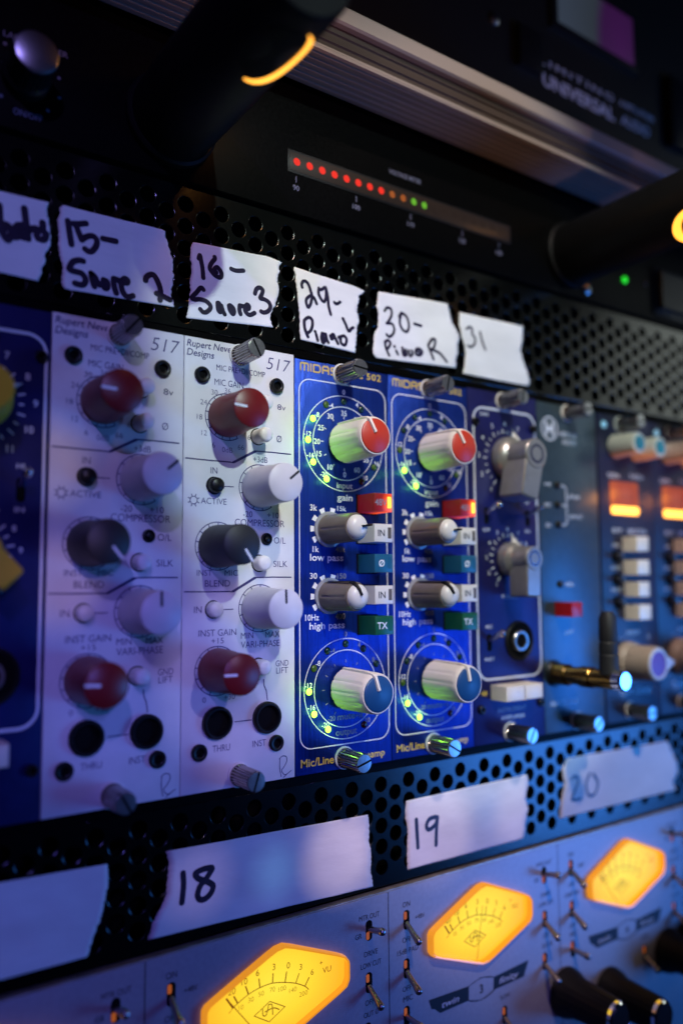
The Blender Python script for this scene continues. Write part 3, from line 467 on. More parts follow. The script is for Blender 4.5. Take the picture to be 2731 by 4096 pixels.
def blue_module(ox, label, leds_in, leds_out, angs):
    t = thing('channel_module', label, 'channel module', ox, 0, 'bright blue channel modules')
    MB().box(.12, 37.98, -2.2, 0, 0, 132.4, .25).build('faceplate', 'blue_anodised', t)
    L = MB(); D = MB(); G = MB()
    L.stroke(rrect(1.75, 37.0, 7.8, 126.1, 4.2, 8), .34, closed=True)
    for zc, h in ((106.1, .05), (25.5, .05)): L.ring(19.4, zc, 15.95, 16.2, h, n=96); L.ring(19.4, zc, 12.25, 12.5, h, n=80)
    for j, zc in ((0, 106.1), (1, 25.5)):
        for a, s in ((90, '0'), (120, '-4'), (60, '4'), (150, '-8'), (180, '-12'), (210, '-16'), (240, '-20'), (30, '8'), (0, '12'), (-30, '16'), (-60, '20')):
            if a == 90: q = (19.4, zc+17.5)
            else: q = pol(19.4, zc, 14.3, a+(0)); q = (q[0]+(2.0 if a in (120,) else 1.6 if a in (150,) else -.2 if a == 180 else -1.0 if a in (210, 240) else 1.3 if a in (-30, -60) else -1.7 if a == 60 else -1.2), q[1]+(0 if a == 120 else 1.5 if a == 150 else 2.0 if a in (180,) else 2.2 if a == 210 else 1.5 if a == 240 else 1.4))
            (L if j == 0 or a in (150, 180, 210, 240) else D).text(s, q[0], q[1]-.8, 1.55, bold=.012)
        for i in range(11):
            a = 270-i*30+0
            if j == 0 or i: (L if j == 0 else D).stroke([pol(19.4, zc, 9.3, a), pol(19.4, zc, 8.3, a)], .26, caps=False)
    for s, x, z in (('0', 19.5, 95.5), ('10', 13.7, 97.6), ('15', 9.4, 101.7), ('20', 8.6, 105.7), ('25', 10.1, 110.4), ('30', 13.9, 114.6), ('35', 19.4, 116.2), ('40', 24.4, 114.6), ('45', 28.2, 110.8), ('50', 30, 105.7), ('55', 28.4, 101.2), ('60', 24.6, 97.4)): L.text(s, x, z-.7, 1.7, bold=.014)
    for s, x, z, c, w_, k in (('input', 19.5, 91.0, 1.9, 6.4, L), ('gain', 19.5, 86.9, 2.1, 6.2, L), ('3k', 7.1, 83.1, 1.9, 2.7, L), ('15k', 18.2, 83.4, 1.6, 3.6, L), ('1k', 7.9, 69.7, 1.8, 2.4, L), ('40k', 17.6, 69.8, 1.8, 3.9, D), ('low pass', 12.2, 66.9, 2.1, 13.0, L), ('30', 7.0, 61.1, 1.8, 2.8, L), ('150', 18.0, 61.1, 1.7, 3.6, D),
            ('10Hz', 6.4, 47.8, 1.9, 5.2, L), ('400', 17.3, 47.9, 1.8, 4.0, D), ('high pass', 12.2, 45.0, 2.1, 13.6, L), ('mute', 19.4, 15.6, 2.0, 7, D), ('-20', 13.7, 15.6, 1.5, 2.8, D), ('+10', 24.6, 15.6, 1.5, 2.8, D), ('output', 19.4, 10.7, 2.1, 8.4, D)): k.text(s, x, z, c, w_, bold=.014)
    for zc in (77.2, 55.4):
        for a in (113, 148, 180, 212, 76):
            L.poly([pol(13, zc, 5.5, a-8), pol(13, zc, 5.5, a+8), pol(13, zc, 7.2, a+8), pol(13, zc, 7.2, a-8)], .06)
    L.build('lettering', 'white_ink', t); D.build('lettering', 'dimmed_ink', t)  # second, darker print imitates white lettering lost in the plate's glare
    midas_word(G, 2.4, 128.9); G.text('502', 32.1, 129.3, 2.2, 6.2, bold=.01, space=1.1); G.text('XL', 25.6, 129.3, 2.2, 3.6, bold=.01)
    G.text('Mic/Line', 8.2, 2.4, 2.4, 12.4, bold=.012); G.text('Preamp', 29.6, 2.2, 2.2, 10.6, bold=.012); G.build('gold_lettering', 'gold_ink', t)
    for zc, lit in ((106.1, leds_in), (25.5, leds_out)):
        for i in range(11):
            a = 240-30*i; q = pol(19.4, zc, 14.3, a); m_ = 'led_green' if i < lit else 'led_dim' if i < lit+1 or a in (-30,) else 'led_off_red' if i == 10 else 'led_off'
            MB().disc(q[0], q[1], 1.25, .03, 20).build('led_hole', 'deep_black', led(t, q[0], q[1], m_, 1.08))
            if i < lit: led_light(t, *q)
    fader_knob(t, 19.4, 106.1, angs[0], 'red_cap', 'ivory knob with red cap'); fader_knob(t, 19.4, 25.5, angs[3], 'blue_cap', 'ivory knob with blue cap')
    filter_knob(t, 13.1, 77.1, angs[1], 'taupe knob, pointer to the side'); filter_knob(t, 13.1, 55.5, angs[2], 'taupe knob, pointer up')
    key_button(t, 83.0, 'phantom_red', '48V', 'dimmed_ink', 'phantom_lamp', 'glowing red 48V button'); key_button(t, 72.9, 'cream_plastic', 'IN', 'dark_ink', 'smoke_lens', 'cream IN button'); key_button(t, 63.0, 'teal_button', '\u00d8', 'white_ink', 'teal_button', 'teal phase button')
    key_button(t, 52.7, 'cream_plastic', 'IN', 'dark_ink', 'smoke_lens', 'cream IN button'); key_button(t, 42.8, 'green_button', 'TX', 'white_ink', 'green_button', 'green TX button')
    thumbscrew(t, 18.6, 129.5, angs[4]); thumbscrew(t, 18.4, 3.5, angs[5])
    return t
blue_module(76.2, 'bright blue channel module with seven green lights lit, beside the white module', 4, 3, (118, 8, 112, 106, -6, 16))
blue_module(114.3, 'bright blue channel module with four green lights lit, beside the grey knobbed module', 2, 2, (120, 5, 118, 100, 78, -30))
# ---------------------------------------------------------------- navy modules with bar knobs
def bar_knob(t, x, z, r, L, ang, m, pm, lab, H=15.5):
    o = MB().lathe(x, z, [(r, .6), (r, 3.2), (r-.5, 4.6), (r-1.6, 5.4), (r*.70, 6.2), (r*.70, H-.2), (r*.64, H+.3), (0, H+.3)], 44).build('knob', m, t, 35, label=lab)
    a = math.radians(ang); dx, dz = math.cos(a), math.sin(a); nx, nz = -dz, dx; w0 = r*.60
    def Q(u, s): return (x+dx*u+nx*s, z+dz*u+nz*s)
    arc = [Q(-w0*math.cos(math.radians(b)), w0*math.sin(math.radians(b))) for b in range(-80, 81, 20)]
    pts = [Q(L*.96, -w0*.86), Q(L, -w0*.7), Q(L, w0*.7), Q(L*.96, w0*.86)]
    out = [Q(w0*.3, -w0)][:0]+[pts[0], pts[1], pts[2], pts[3]]+arc[::-1]
    MB().prism(out, 4.2, H, bev=.6).build('grip_bar', m, o, 30)
    MB().ring(x, z, r*.30, r*.46, H+.36, n=40).build('face_ring', 'purple_metal' if m != 'yellow_knob' else m, o)
    MB().add([V(x-dx*(r-.6)+nx*1.1, 3.0, z-dz*(r-.6)+nz*1.1), V(x-dx*(r-.6)-nx*1.1, 3.0, z-dz*(r-.6)-nz*1.1), V(x-dx*(r+3.8), 1.2, z-dz*(r+3.8)), V(x-dx*(r-1.5), 6.2, z-dz*(r-1.5))], [(0, 1, 2), (0, 2, 3), (1, 2, 3), (0, 1, 3)]).build('pointer', pm, o, 20)
    return o
def navy_module(ox, label, m, a0, a1, lab):
    t = thing('bar_knob_module', label, 'preamp module', ox, 0, 'navy modules with bar knobs')
    MB().box(.12, 37.98, -2.2, 0, 0, 133.0, .25).build('faceplate', 'navy_paint', t)
    L = MB(); L.stroke(rrect(2.9, 36.8, 23.4, 126.1, 5, 8), .85, closed=True)
    for zc, r0, n, st in ((106.8, 10.2, 22, 5), (68.3, 8.3, 19, 4)):
        for i in range(n):
            a = 235-i*290/(n-1); big = i % 2 == 0; L.stroke([pol(19.9, zc, r0, a), pol(19.9, zc, r0+(2.0 if big else 1.3), a)], .42, caps=False)
        for i in range(11):
            a = 235-i*29; q = pol(19.9, zc, r0+(4.3 if zc > 90 else 3.4), a)
            if 3 < q[0] < 36: L.text(str(i+1), q[0], q[1]-.9, 1.8 if zc > 90 else 1.5, bold=.014)
    for s, x, z, c, w_ in (('GAIN', 8.6, 123.0, 1.4, 4.4), ('HI', 31, 90.0, 1.3, 2), ('OFF', 8.6, 78.6, 1.3, 4), ('IN', 31, 78.6, 1.3, 2.4), ('TREBLE', 20, 53.2, 1.3, 9), ('MIC', 8.7, 42.2, 1.3, 3.4), ('INST', 8.7, 30.2, 1.3, 5), ('INSTRUMENT', 19.8, 10.9, 1.4, 15), ('AMPLIFIER', 20.3, 8.0, 1.4, 13)): L.text(s, x, z, c, w_, bold=.01)
    L.build('lettering', 'pale_ink', t); G = MB(); G.text('48', 5.4, 17.6, 1.8, 3.0, bold=.01); G.build('gold_lettering', 'gold_ink', t)
    for x, z in ((3.7, 120.2), (35.4, 120.4), (3.7, 12.8), (35.7, 12.7)): hex_screw(t, x, z, 1.6)
    thumbscrew(t, 18.6, 129.6, 80); thumbscrew(t, 18.6, 3.4, 60)
    bar_knob(t, 19.9, 107.2, 8.3, 17.2, a0, m, 'white_plastic', lab+', upper'); bar_knob(t, 19.9, 68.2, 6.6, 14.4 if m != 'yellow_knob' else 10.5, a1, m, 'white_plastic', lab+', lower', 13)
    for x, z in ((8.7, 84.6), (31.2, 84.5), (8.7, 37.0)): toggle(t, x, z, 24, 6.6, 2.3, 8.5, 'chrome')
    o = MB().lathe(24.6, 37.0, [(7.6, 0), (7.6, .5), (7.0, .9), (6.6, .5), (6.4, -1.5)], 48).build('jack_socket', 'matte_black', t); MB().disc(24.6, 37, 6.5, .2, 40).build('socket_recess', 'deep_black', o)
    MB().lathe(24.4, 37.0, [(4.0, .25), (4.0, 1.3), (3.6, 1.7), (3.0, 1.7), (2.8, .6)], 36).build('socket_ring', 'nickel_face', o); MB().disc(24.4, 37, 2.9, .8, 28).build('socket_hole', 'deep_black', o)
    b = MB().box(8.8, 18.4, .1, 8, 16.0, 21.4, .3).box(18.7, 28.3, .1, 8, 16.0, 21.4, .3).build('rocker_button', 'ivory_plastic', t, label='ivory double push button'); return t
navy_module(152.4, 'navy module with grey bar knobs, right of the bright blue pair', 'grey_metal_knob', -104, -92, 'grey bar knob')
navy_module(-38.1, 'dark navy module with yellow bar knobs at the edge of the photo', 'yellow_knob', 205, -45, 'yellow bar knob')

# ---------------------------------------------------------------- grey module with a brass plug
def grey_module(ox):
    t = thing('grey_module', 'plain grey blue module with a red button and round H emblem', 'preamp module', ox, 0)
    MB().box(.12, 37.0, -2.2, 0, 0, 132.6, .3).build('faceplate', 'grey_blue_paint', t)
    L = MB(); L.ring(7.6, 121.9, 4.3, 5.0, .05); L.poly([(5.0, 118.9), (6.4, 118.9), (6.4, 124.9), (5.0, 124.9)], .05).poly([(8.8, 118.9), (10.2, 118.9), (10.2, 124.9), (8.8, 124.9)], .05).poly([(6.3, 120.9), (8.9, 120.9), (8.9, 122.9), (6.3, 122.9)], .055)
    for s, x, z, c, w_ in (('HERITAGE', 19.0, 119.3, 2.0, 11), ('AUDIO', 19.6, 116.2, 2.0, 9), ('+4', 5.2, 98, 1.7, 4), ('MIC', 5.3, 89.7, 1.6, 4), ('DI', 5.2, 81.4, 1.6, 3), ('phase', 21.4, 93.8, 1.9, 7.5), ('ground', 22.3, 85.6, 1.9, 7.8), ('48v', 17, 57.6, 1.6, 6), ('pad', 15.6, 38.6, 1.6, 4.5), ('HA-73 EQ', 11.4, 10.4, 2.0, 16)): L.text(s, x, z, c, w_, shear=.12, bold=.012)
    L.stroke([(13.2, 98.6), (15.6, 98.6), (16.6, 97.6), (16.6, 83.6), (15.6, 82.6), (13.2, 82.6)], .55); L.stroke([(14.2, 90.6), (16.6, 90.6)], .55); L.build('lettering', 'pale_ink', t)
    for z in (98.7, 90.6, 82.6, 58.4): led(t, 11.0, z, 'black_plastic', 1.5, 1.3)
    MB().box(7.6, 14.0, .1, 8.5, 45.6, 51.2, .4).build('push_button', 'red_button', t, label='red push button')
    o = MB().lathe(6.1, 23.2, [(5.2, 0), (5.2, .8), (4.6, 1.4), (4.0, 1.4), (3.6, 0)], 36).build('jack_socket', 'black_plastic', t)
    thumbscrew(t, 18.6, 129.4, 10); thumbscrew(t, 18.6, 3.6, 40)
grey_module(190.5)
t = thing('jack_plug', 'brass barrel plug standing in the grey module with a black boot', 'jack plug', 196.6, 23.2, h=1)
MB().tube((0, .5, 0), (0, 28, 0), [(0, 4.2), (.2, 4.2), (.22, 3.4), (.42, 3.4), (.44, 4.0), (.62, 4.0), (.64, 3.5), (1, 3.6)], 32).build('barrel', 'brass', t, 30)
MB().tube((0, 28, 0), (0, 32, 0), [(0, 3.7), (.8, 3.7), (1, 3.2)], 32).build('end_cap', 'chrome', t, 30)
MB().tube((0, 25, 2), (0, 25, 25), [(0, 3.6), (.3, 3.5), (.32, 3.2), (.36, 3.5), (.5, 3.4), (.52, 3.1), (.56, 3.4), (.9, 3.2), (1, 2.2)], 28).build('boot', 'black_soft', t, 30)

# ---------------------------------------------------------------- dark compressor modules with lit meters
def dark_module(ox, label):
    t = thing('compressor_module', label, 'compressor module', ox, 0, 'dark modules with orange lit meters')
    MB().box(.12, 37.98, -2.2, 0, 0, 132.2, .3).build('faceplate', 'dark_paint', t)
    L = MB()
    for s, x, z, c, w_ in (('GAIN', 10.0, 104.4, 2.0, 8), ('THRESH', 26.4, 104.8, 2.0, 10), ('BYP', 11.5, 80.4, 1.9, 6.5), ('REDUCTION', 25.4, 80.4, 1.9, 13), ('HPF', 10.2, 74.2, 1.5, 5), ('LINK', 9.8, 64.6, 1.5, 7), ('FAST', 9.6, 55, 1.5, 7), ('MAKEUP', 20, 36.5, 1.6, 9), ('0', 30.6, 34, 1.6, 1.6)): L.text(s, x, z, c, w_, bold=.012)
    L.build('lettering', 'pale_ink', t); L = MB()
    L.text('Type', 13.4, 11.4, 2.6, 9, shear=.3, bold=.01); L.text('Comp', 25.6, 10.8, 2.8, 11, shear=.3, bold=.01)
    for i in range(13): L.stroke([pol(14.6, 25, 10.2, 225-i*22.5), pol(14.6, 25, 11.3, 225-i*22.5)], .4, caps=False)
    L.build('lettering', 'pale_ink', t)
    led(t, 4.6, 127.3, 'pale_led', 1.6, .8)
    for x, z in ((11.6, 118.2), (26.4, 117.6)):
        o = MB().lathe(x, z, [(5.2, .4), (5.1, 2), (4.7, 11.4), (4.3, 12.4), (3.2, 12.6)], 40).build('knob', 'ivory_plastic', t, 40, label='white knob with teal cap'); MB().lathe(x, z, [(3.2, 12.4), (3.1, 12.9), (0, 13.1)], 32).build('cap', 'teal_cap', o)
    o = MB().prism(rrect(7.2, 27.0, 88.2, 102.9, 1.2, 4), -.2, .25).build('meter_window', 'comp_meter', t); MB().prism(rrect(7.5, 26.7, 88.5, 92.0, 1.2, 4), .2, .5).build('meter_lamp', 'comp_meter_lamp', o)
    for x in (10, 14, 17, 20, 23.5): MB().stroke([(x, 97.4), (17+(x-17)*.7, 95.4)], .3, .35).build('scale_mark', 'dark_ink', o)
    for z, wd_ in ((75.4, 8.6), (65.3, 8.4), (55.9, 7.6), (46.0, 8.6)): MB().box(17.0-wd_/2+1.8, 17.0+wd_/2+1.8, .1, 7.5, z-3.2, z+3.2, .8).build('push_button', 'ivory_plastic', t)
    for z in (70.1, 60.2, 50.4): MB().box(7.2, 12.8, 0, .6, z-2.6, z+2.6, .3).build('switch_slot', 'deep_black', t); MB().tube((9, 0, z), (6.8, 6, z), [(0, .8), (.7, 1.1), (1, .7)], 16).build('switch_lever', 'steel', t)
    o = MB().lathe(14.6, 25, [(8.6, .5), (8.4, 3.0), (7.5, 4.0), (7.2, 14.4), (6.8, 15.2)], 48).build('knob', 'dimmed_ivory', t, 35, label='large pale knob with a metal face'); MB().lathe(14.6, 25, [(6.8, 15.1), (6.3, 15.6), (5.3, 15.5), (5.2, 14.8)], 44).build('knob_rim', 'white_plastic', o, 30); MB().disc(14.6, 25, 5.25, 15.25, 40).build('knob_face', 'plum_reflection', o)
    MB().prism([(20.6, 21.6), (26.6, 24.2), (26.6, 25.8), (20.6, 28.4)], 8, 15, bev=.5).build('pointer', 'white_plastic', o)
    MB().disc(9.2, 28, .7, 9.0, 12).build('grub_screw', 'deep_black', o)
    d = bpy.data.lights.new('meter_bulb', 'POINT'); d.energy = .0035; d.color = (1.0, .30, .04); d.shadow_soft_size = .002
    l = bpy.data.objects.new('meter_bulb', d); COL.objects.link(l); l.parent = t; l.location = V(17, 7, 98)
    thumbscrew(t, 15.6, 128.3, 0); thumbscrew(t, 15.6, 4.3, 0); return t
dark_module(228.6, 'dark compressor module with an orange lit meter, next to the grey module')
dark_module(266.7, 'dark compressor module cut off by the edge of the photo, its orange meter half seen')

# ---------------------------------------------------------------- silver four channel preamp with lit hexagonal meters
t = thing('meter_preamp', 'silver four channel preamp with glowing yellow hexagonal meters under the modules', 'rack preamp', 0, -42)
OZ = 42.0
MB().box(-90, 400, -3.2, 0, -174+OZ, -42.0+OZ, .5).build('faceplate', 'silver_panel', t)
MB().box(-90, 400, -3.15, -.35, -42.05+OZ, -41.7+OZ, .1).build('top_edge', 'silver_edge', t)
HEX = [(128.4, -65.2), (128.4, -59.6), (129.4, -58.2), (151.4, -48.2), (155.0, -47.8), (176.6, -56.6), (178.2, -58.6), (178.2, -64.0), (177.0, -66.2), (155.2, -74.9), (151.6, -75.0), (129.8, -67.0)]
def hexa(k, dx=-83.4):
    cx, cz = 153.2, -61.3
    return [(cx+(x-cx)*k+dx, cz+(z-cz)*(k-(1-k)*.6)+OZ) for x, z in HEX]
def rounded(P, r=1.6):
    out = []; n = len(P)
    for i in range(n):
        a, b, c = P[i-1], P[i], P[(i+1) % n]
        for u in (.25, .12): out.append((b[0]+(a[0]-b[0])*u, b[1]+(a[1]-b[1])*u))
        for u in (.12, .25): out.append((b[0]+(c[0]-b[0])*u, b[1]+(c[1]-b[1])*u))
    return out
def meter(ch):
    o = MB().poly([(x, z) for x, z in rounded(hexa(.97))], .25).build('vu_meter', 'dial', t); o.location = V(ch*83.4, 0, 0)
    A = rounded(hexa(1.0)); B = rounded(hexa(.988)); C = rounded(hexa(.962)); n = len(A); vs = [V(x, .02, z) for x, z in A]+[V(x, 1.7, z) for x, z in A]+[V(x, 2.5, z) for x, z in B]+[V(x, 2.4, z) for x, z in C]+[V(x, .3, z) for x, z in C]; fs = []
    for j in range(4):
        for i in range(n): fs.append((j*n+i, j*n+(i+1) % n, (j+1)*n+(i+1) % n, (j+1)*n+i))
    MB().add(vs, fs).build('lens_rim', 'lens_amber', o, 50)
    MB().poly(C, 2.2).build('lens_pane', 'clear_lens', o)
    L = MB(); z0 = OZ; cxp, czp = 67.6, -81.0+z0
    pts = [(54.9, -61.7), (56.4, -60.9), (59.9, -59.4), (63.7, -58.6), (67.9, -58.5), (72.2, -59.5), (76.0, -60.8), (79.3, -62.6), (80.6, -63.9)]
    L.stroke(smooth([(x, z+z0) for x, z in pts]), .26, .3, caps=False); L.stroke([(53.6, -62.8+z0), (54.9, -61.7+z0)], .2, .3)
    for a, b, w_ in (((52.7, -58.5), (54.9, -61.7), .55), ((55.1, -58.5), (56.4, -60.9), .45), ((58.9, -56.8), (59.9, -59.4), .42), ((63.3, -55.9), (63.7, -58.7), .38), ((68.1, -55.7), (67.95, -58.6), .34), ((72.8, -56.5), (72.2, -59.6), .36), ((77.2, -58.2), (76.0, -60.7), .3), ((80.8, -60.3), (79.2, -62.6), .36)): L.stroke([(a[0], a[1]+z0), (b[0], b[1]+z0)], w_, .31, caps=False)
    for s, x, z, c in (('20', 54.5, -57.1, 1.75), ('10', 58.6, -55.5, 1.75), ('6', 62.9, -54.2, 1.8), ('3', 68.4, -54.0, 1.8), ('0', 73.4, -54.9, 1.8), ('3', 77.8, -56.5, 1.7), ('6', 81.9, -59.1, 1.7), ('+', 85.2, -57.3, 1.6), ('VU', 87.3, -59.8, 1.7), ('10', 57.5, -62.3, 1.4), ('30', 60.7, -61.1, 1.4), ('50', 64.1, -60.4, 1.4), ('70', 67.9, -60.3, 1.4), ('100', 71.3, -61, 1.4), ('140', 75, -62.4, 1.4), ('200', 78.7, -64.5, 1.4)): L.text(s, x, z+z0-c/2, c, None, h=.3, bold=.0 if c > 1.5 else -.012)
    d = [(67.0, -63.4), (72.2, -66.4), (66.8, -69.1), (61.8, -66.0)]; L.stroke([(x, z+z0) for x, z in d], .24, .3, closed=True)
    for st in ([(64.6, -64.9), (64.7, -66.6), (65.6, -67.0), (66.2, -66.0), (66.6, -64.2)], [(66.6, -64.2), (67.6, -64.4), (67.9, -65.6), (68.0, -67.4)], [(65.4, -65.9), (68.2, -65.6), (70.2, -66.6)]): L.stroke(smooth([(x, z+z0) for x, z in st]), .3, .3)
    L.build('scale', 'meter_ink', o)
    MB().stroke([(52.7, -58.5+z0), (66.8, -76.0+z0)] if ch != 1 else [(70.8, -56.0+z0), (67.2, -76.0+z0)], .26, .45, caps=False).build('needle', 'meter_ink', o)
for ch in (-1, 0, 1, 2, 3): meter(ch)
for ch in (-1, 0, 1, 2, 3):
    L = MB(); W_ = MB()
    s0 = 28.5+83.4*ch; L.stroke([(s0, -42.1+OZ), (s0, -170+OZ)], .3, caps=False)
    for txt, x, z, c, w_ in (('ON', 7.6, -48.3, 1.7, 3.2), ('+48V', 13.4, -53.4, 1.5, 4.0), ('OFF', 7.6, -59.6, 1.6, 3.8), ('15dB PAD', 8.0, -63.2, 1.6, 9.0), ('OFF', 7.4, -75.1, 1.6, 3.8), ('MIC', 7.8, -78.4, 1.7, 4.0), ('MTR OUT', 75.6, -48.6, 1.6, 8.2), ('GR', 71.2, -53.9, 1.6, 2.6), ('DRIVE', 76.1, -60.0, 1.6, 5.4), ('LOW CUT', 76.1, -63.5, 1.6, 8.2), ('OFF', 75.4, -75.0, 1.6, 3.6), ('OUT \u00d8', 76, -78.6, 1.6, 6.0), ('SLOW', 53, -90.6, 1.5, 5), ('FAST', 53.4, -103, 1.5, 5)):
        L.text(txt, s0+x, z-.2+OZ, c, w_, bold=0)
    bx = s0-111.9; Pq = lambda a: [(x+bx, z+OZ) for x, z in a]
    L.poly(Pq([(128.6, -81.0), (147.2, -81.6), (147.0, -86.4), (133.6, -86.6), (131.2, -84.6), (129.8, -84.2)]), .05); L.poly(Pq([(159.4, -81.9), (177.6, -80.8), (174.8, -86.0), (159.0, -86.3)]), .05)
    L.ring(153.1+bx, -84.2+OZ, 7.7, 8.1, .06, sz=.46); L.stroke(Pq([(147, -81.7), (153, -80.3), (159.4, -81.9)]), .22, .055); L.stroke(Pq([(147, -86.4), (153, -88.0), (159, -86.3)]), .22, .055)
    L.text(str(ch+2), 153.2+bx, -85.6+OZ, 2.8, 1.6, bold=.03)
    W_.text('twin', 138.4+bx, -85.2+OZ, 2.0, 8.0, h=.12, shear=.25, bold=.01); W_.text('finity', 167+bx, -85.0+OZ, 2.0, 10, h=.12, shear=.25, bold=.01)
    L.build('lettering', 'dark_ink', t); W_.build('badge_lettering', 'pale_ink', t)
for ch in (-1, 0, 1, 2, 3):
    s0 = 28.5+83.4*ch
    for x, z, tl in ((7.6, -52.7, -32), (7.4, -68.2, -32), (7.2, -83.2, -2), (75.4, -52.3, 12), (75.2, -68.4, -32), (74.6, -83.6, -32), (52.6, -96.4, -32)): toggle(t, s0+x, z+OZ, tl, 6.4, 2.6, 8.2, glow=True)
    for x, z in ((85.2-27, -95.6-13), (27.5, -101.5)) if False else ((2.0, -97.5), (28.0, -104.5), (68.0, -99.0))[:2 if ch < 2 else 3]:
        r = 6.9; n = 60; fl = lambda i, k: .955 if (k in (2, 3) and i % 3 == 0) else 1.0
        o = MB().lathe(s0+x+83.4-83.4, z+OZ, [(r+2.2, .5), (r+1.8, 3), (r+.3, 6), (r-.6, 22.5), (r-1, 23.2)], n, fl).build('knob', 'matte_black', t, 30); MB().lathe(s0+x, z+OZ, [(r-1.0, 23.2), (r-1.1, 24.6), (r-1.8, 25.2), (r-2.1, 24.9), (0, 24.9)], 48).build('cap', 'chrome', o, 30)

# ---------------------------------------------------------------- power conditioner with two pull-out lamps
t = thing('power_conditioner', 'black power conditioner with a row of red voltage lights above the tape labels', 'power conditioner', 0, 181, h=0)
FZ = 181.0
o = MB().box(-110, 400, -3.2, 0, 0, 44.4, .9).build('faceplate', 'black_powder', t)
MB().box(-110, 400, -60, -3.2, .8, 44).build('chassis', 'black_plastic', t)
mw = MB().box(74.6, 177.4, -.2, .35, 14.4, 20.8, .2).build('meter_window', 'meter_smoke', t)
MB().box(73.8, 178.2, -.2, .2, 13.7, 21.5, .1).build('meter_frame', 'black_plastic', t)
for k in range(20):
    MB().disc(77.2+5.02*k, 17.7, 1.3, .42, 18).build('led', 'led_red' if k < 8 else 'led_amber_dim' if k < 10 else 'led_green_dim' if k < 12 else 'meter_smoke', mw)
L = MB()
for s, x in (('90', 77.1), ('100', 101.6), ('110', 126.1), ('120', 151.7), ('130', 171.5)): L.text(s, x, 8.0, 1.7, None, bold=.012); L.stroke([(x, 10.8), (x, 12.8)], .3)
L.text('VOLTAGE METER', 123.8, 25.6, 1.6, 15, bold=.01); L.build('scale_lettering', 'faint_ink', t); L = MB(); L.text('LAMPS DIMMER', -6.0, 25.2, 1.6, 17, bold=.01); L.build('lettering', 'faint_ink', t); L = MB(); L.text('ON/OFF', -7.7, 4.4, 1.7, 7.6, bold=.01)
for i in range(9): L.disc(*pol(-8.6, 15.4, 9.4, 230-i*35), .5, .05, 12)
L.build('lettering', 'faint_ink', t)
k = MB().lathe(-8.8, 15.4, [(6.4, 0), (6.4, 3), (5.8, 4), (5.6, 12.6)], 44, lambda i, k: .96 if (k > 1 and i % 2) else 1).build('dimmer_knob', 'black_plastic', t, 30); MB().lathe(-8.8, 15.4, [(5.6, 12.4), (5.5, 13.0), (4.9, 13.3), (0, 13.3)], 44).build('cap', 'steel', k, 30)
led(t, 252.0, 15.0, 'led_green_bright', 1.5, .9); led(t, 267.4, 16.6, 'led_off_red', 1.4, .7)
MB().box(273, 300, 0, 1.0, 3, 26, .6).build('switch_frame', 'black_plastic', t); MB().prism([(276, 5.5), (297, 5.5), (297, 23.5), (276, 23.5)], .8, 3.2, bev=.6).build('rocker_switch', 'black_plastic', t)
MB().lathe(225, 5.2, [(2.6, 0), (2.6, .6), (1.6, 1.3), (0, 1.4)], 24).build('rack_screw', 'steel', t)
def pull_lamp(x, z, r, win, ln):
    MB().lathe(x, z, [(r+1.2, 0), (r+1.2, 2.2), (r+.4, 3.0)], 44).build('lamp_collar', 'tube_black', t)
    o = MB().tube((x, 0, z), (x, ln, z), [(0, r), (.985, r), (1, r-.8)], 48).build('lamp_tube', 'tube_black', t, 40)
    # oval window in the underside of the tube, its lit rim
    a0, h0, rh, ra, gs, ge = win
    def P(u, k, rr): # u degrees around the oval, k scale
        a = math.radians(a0+ra*k*math.cos(math.radians(u))); h = h0+rh*k*math.sin(math.radians(u)); return V(x+rr*math.cos(a), h, z+rr*math.sin(a))
    n = 48; vs = [P(i*360/n, .9, r+.25) for i in range(n)]+[P(i*360/n, .0, r+.25) for i in range(1)]
    MB().add(vs, [(i, (i+1) % n, n) for i in range(n)]).build('lamp_opening', 'deep_black', o, 60)
    vs = []; fs = []; q = 40
    for i in range(q+1):
        u = gs+(ge-gs)*i/q; e = math.sin(math.pi*i/q)**1.1; vs += [P(u, 1.0-.30*e-.02, r+.3), P(u, 1.02, r+.55)]
    for i in range(q): fs.append((2*i, 2*i+1, 2*i+3, 2*i+2))
    MB().add(vs, fs).build('lamp_glow', 'lamp_glow', o, 60)
pull_lamp(33, 198-FZ, 13, (-86, 60, 11.5, 36, -105, 66), 76)
pull_lamp(213, 198-FZ, 13, (-110, 63, 9.5, 40, -200, 0), 76)

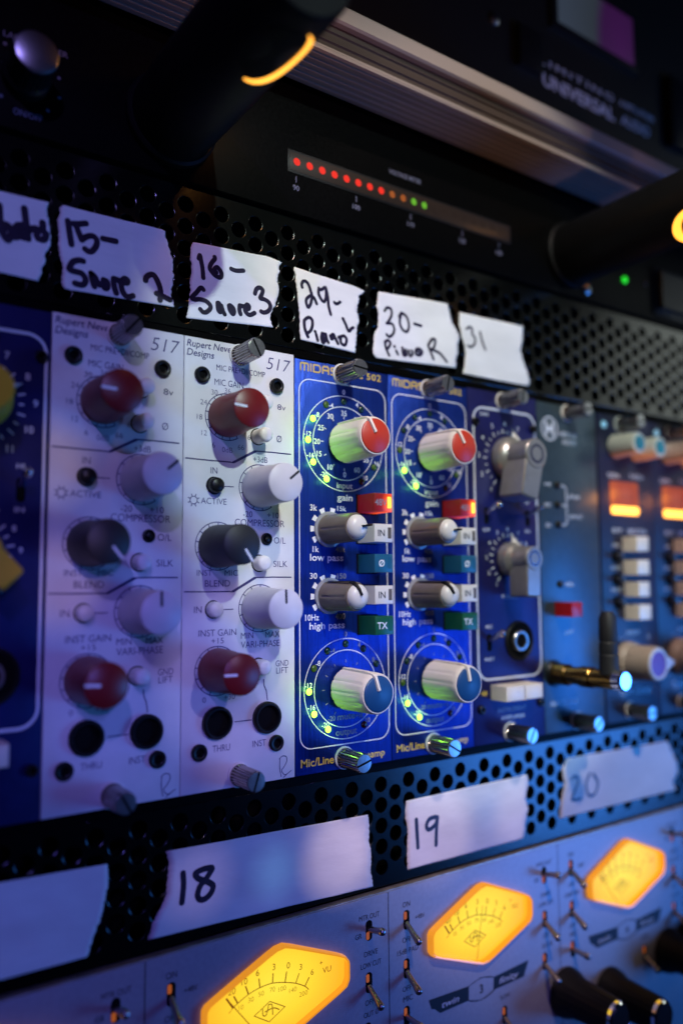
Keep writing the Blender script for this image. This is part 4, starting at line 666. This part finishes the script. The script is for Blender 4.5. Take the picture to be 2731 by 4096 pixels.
# ---------------------------------------------------------------- aluminium rail and limiter above
for x, e in ((33, .04), (213, .006)): # orange point lights added outside the lamp tubes to warm rail and limiter
    d = bpy.data.lights.new('lamp_spill', 'POINT'); d.energy = e; d.color = (1.0, .42, .10); d.shadow_soft_size = .004
    o = bpy.data.objects.new('lamp_spill', d); COL.objects.link(o); o.location = V(x+24, 52, 221)
t = thing('aluminium_rail', 'ribbed aluminium desk rail running above the power conditioner', 'rail', 0, 227)
def extr(pts, name, m, x0=-110, x1=420, parent=None):
    n = len(pts); vs = [V(x0, h, z) for h, z in pts]+[V(x1, h, z) for h, z in pts]; fs = [(i, (i+1) % n, n+(i+1) % n, n+i) for i in range(n)]+[tuple(range(n)), tuple(range(n, 2*n))[::-1]]
    return MB().add(vs, fs).build(name, m, parent, 20)
under = [(-1, 3)]
for i in range(6): b = .3+i*2.75; under += [(b, .0), (b+1.7, 0), (b+1.95, .55), (b+2.5, .55)]
under += [(17.0, 0), (17.0, 3)]
extr(under, 'ribbed_underside', 'rail_alu', parent=t)
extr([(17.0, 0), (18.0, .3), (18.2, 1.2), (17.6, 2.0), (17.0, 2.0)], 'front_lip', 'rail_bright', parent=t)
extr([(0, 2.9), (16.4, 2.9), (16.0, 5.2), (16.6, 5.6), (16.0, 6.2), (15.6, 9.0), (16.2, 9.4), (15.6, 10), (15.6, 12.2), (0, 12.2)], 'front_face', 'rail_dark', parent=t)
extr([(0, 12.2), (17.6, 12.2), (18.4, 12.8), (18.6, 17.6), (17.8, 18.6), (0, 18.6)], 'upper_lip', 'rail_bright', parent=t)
t = thing('limiter', 'black rack limiter with a dark lit meter above the aluminium rail', 'limiter', 0, 247)
LZ = 247.0
MB().box(-110, 420, -3.2, 0, 0, 120, .6).build('faceplate', 'black_paint', t)
o = MB().box(206, 267, 0, 2.0, 52, 80, 1.2).build('meter_frame', 'black_plastic', t); MB().box(209.5, 263, 1.9, 2.2, 55, 78, .1).build('meter_screen', 'screen_lit', o)
L = MB(); L.text('UNIVERSAL', 225, 23.8, 5.6, 49, bold=.03); L.text('AUDIO', 265, 24.2, 5.0, 22, shear=.2, bold=.01); L.text('LIMITING', 224, 33.2, 3.0, 50, bold=.005, space=1.3); L.text('AMPLIFIER', 267, 33.2, 3.0, 27, bold=.005, space=1.2); L.build('lettering', 'pale_ink', t)
MB().lathe(172, 41.5, [(2.6, 0), (2.6, .8), (1.4, 1.6), (0, 1.7)], 24).build('rack_screw', 'steel', t); MB().box(184, 198, 0, 3, 26, 44, .8).build('switch', 'black_plastic', t)
MB().box(290, 304, 0, 4, 24, 60, 1).build('handle', 'black_plastic', t)
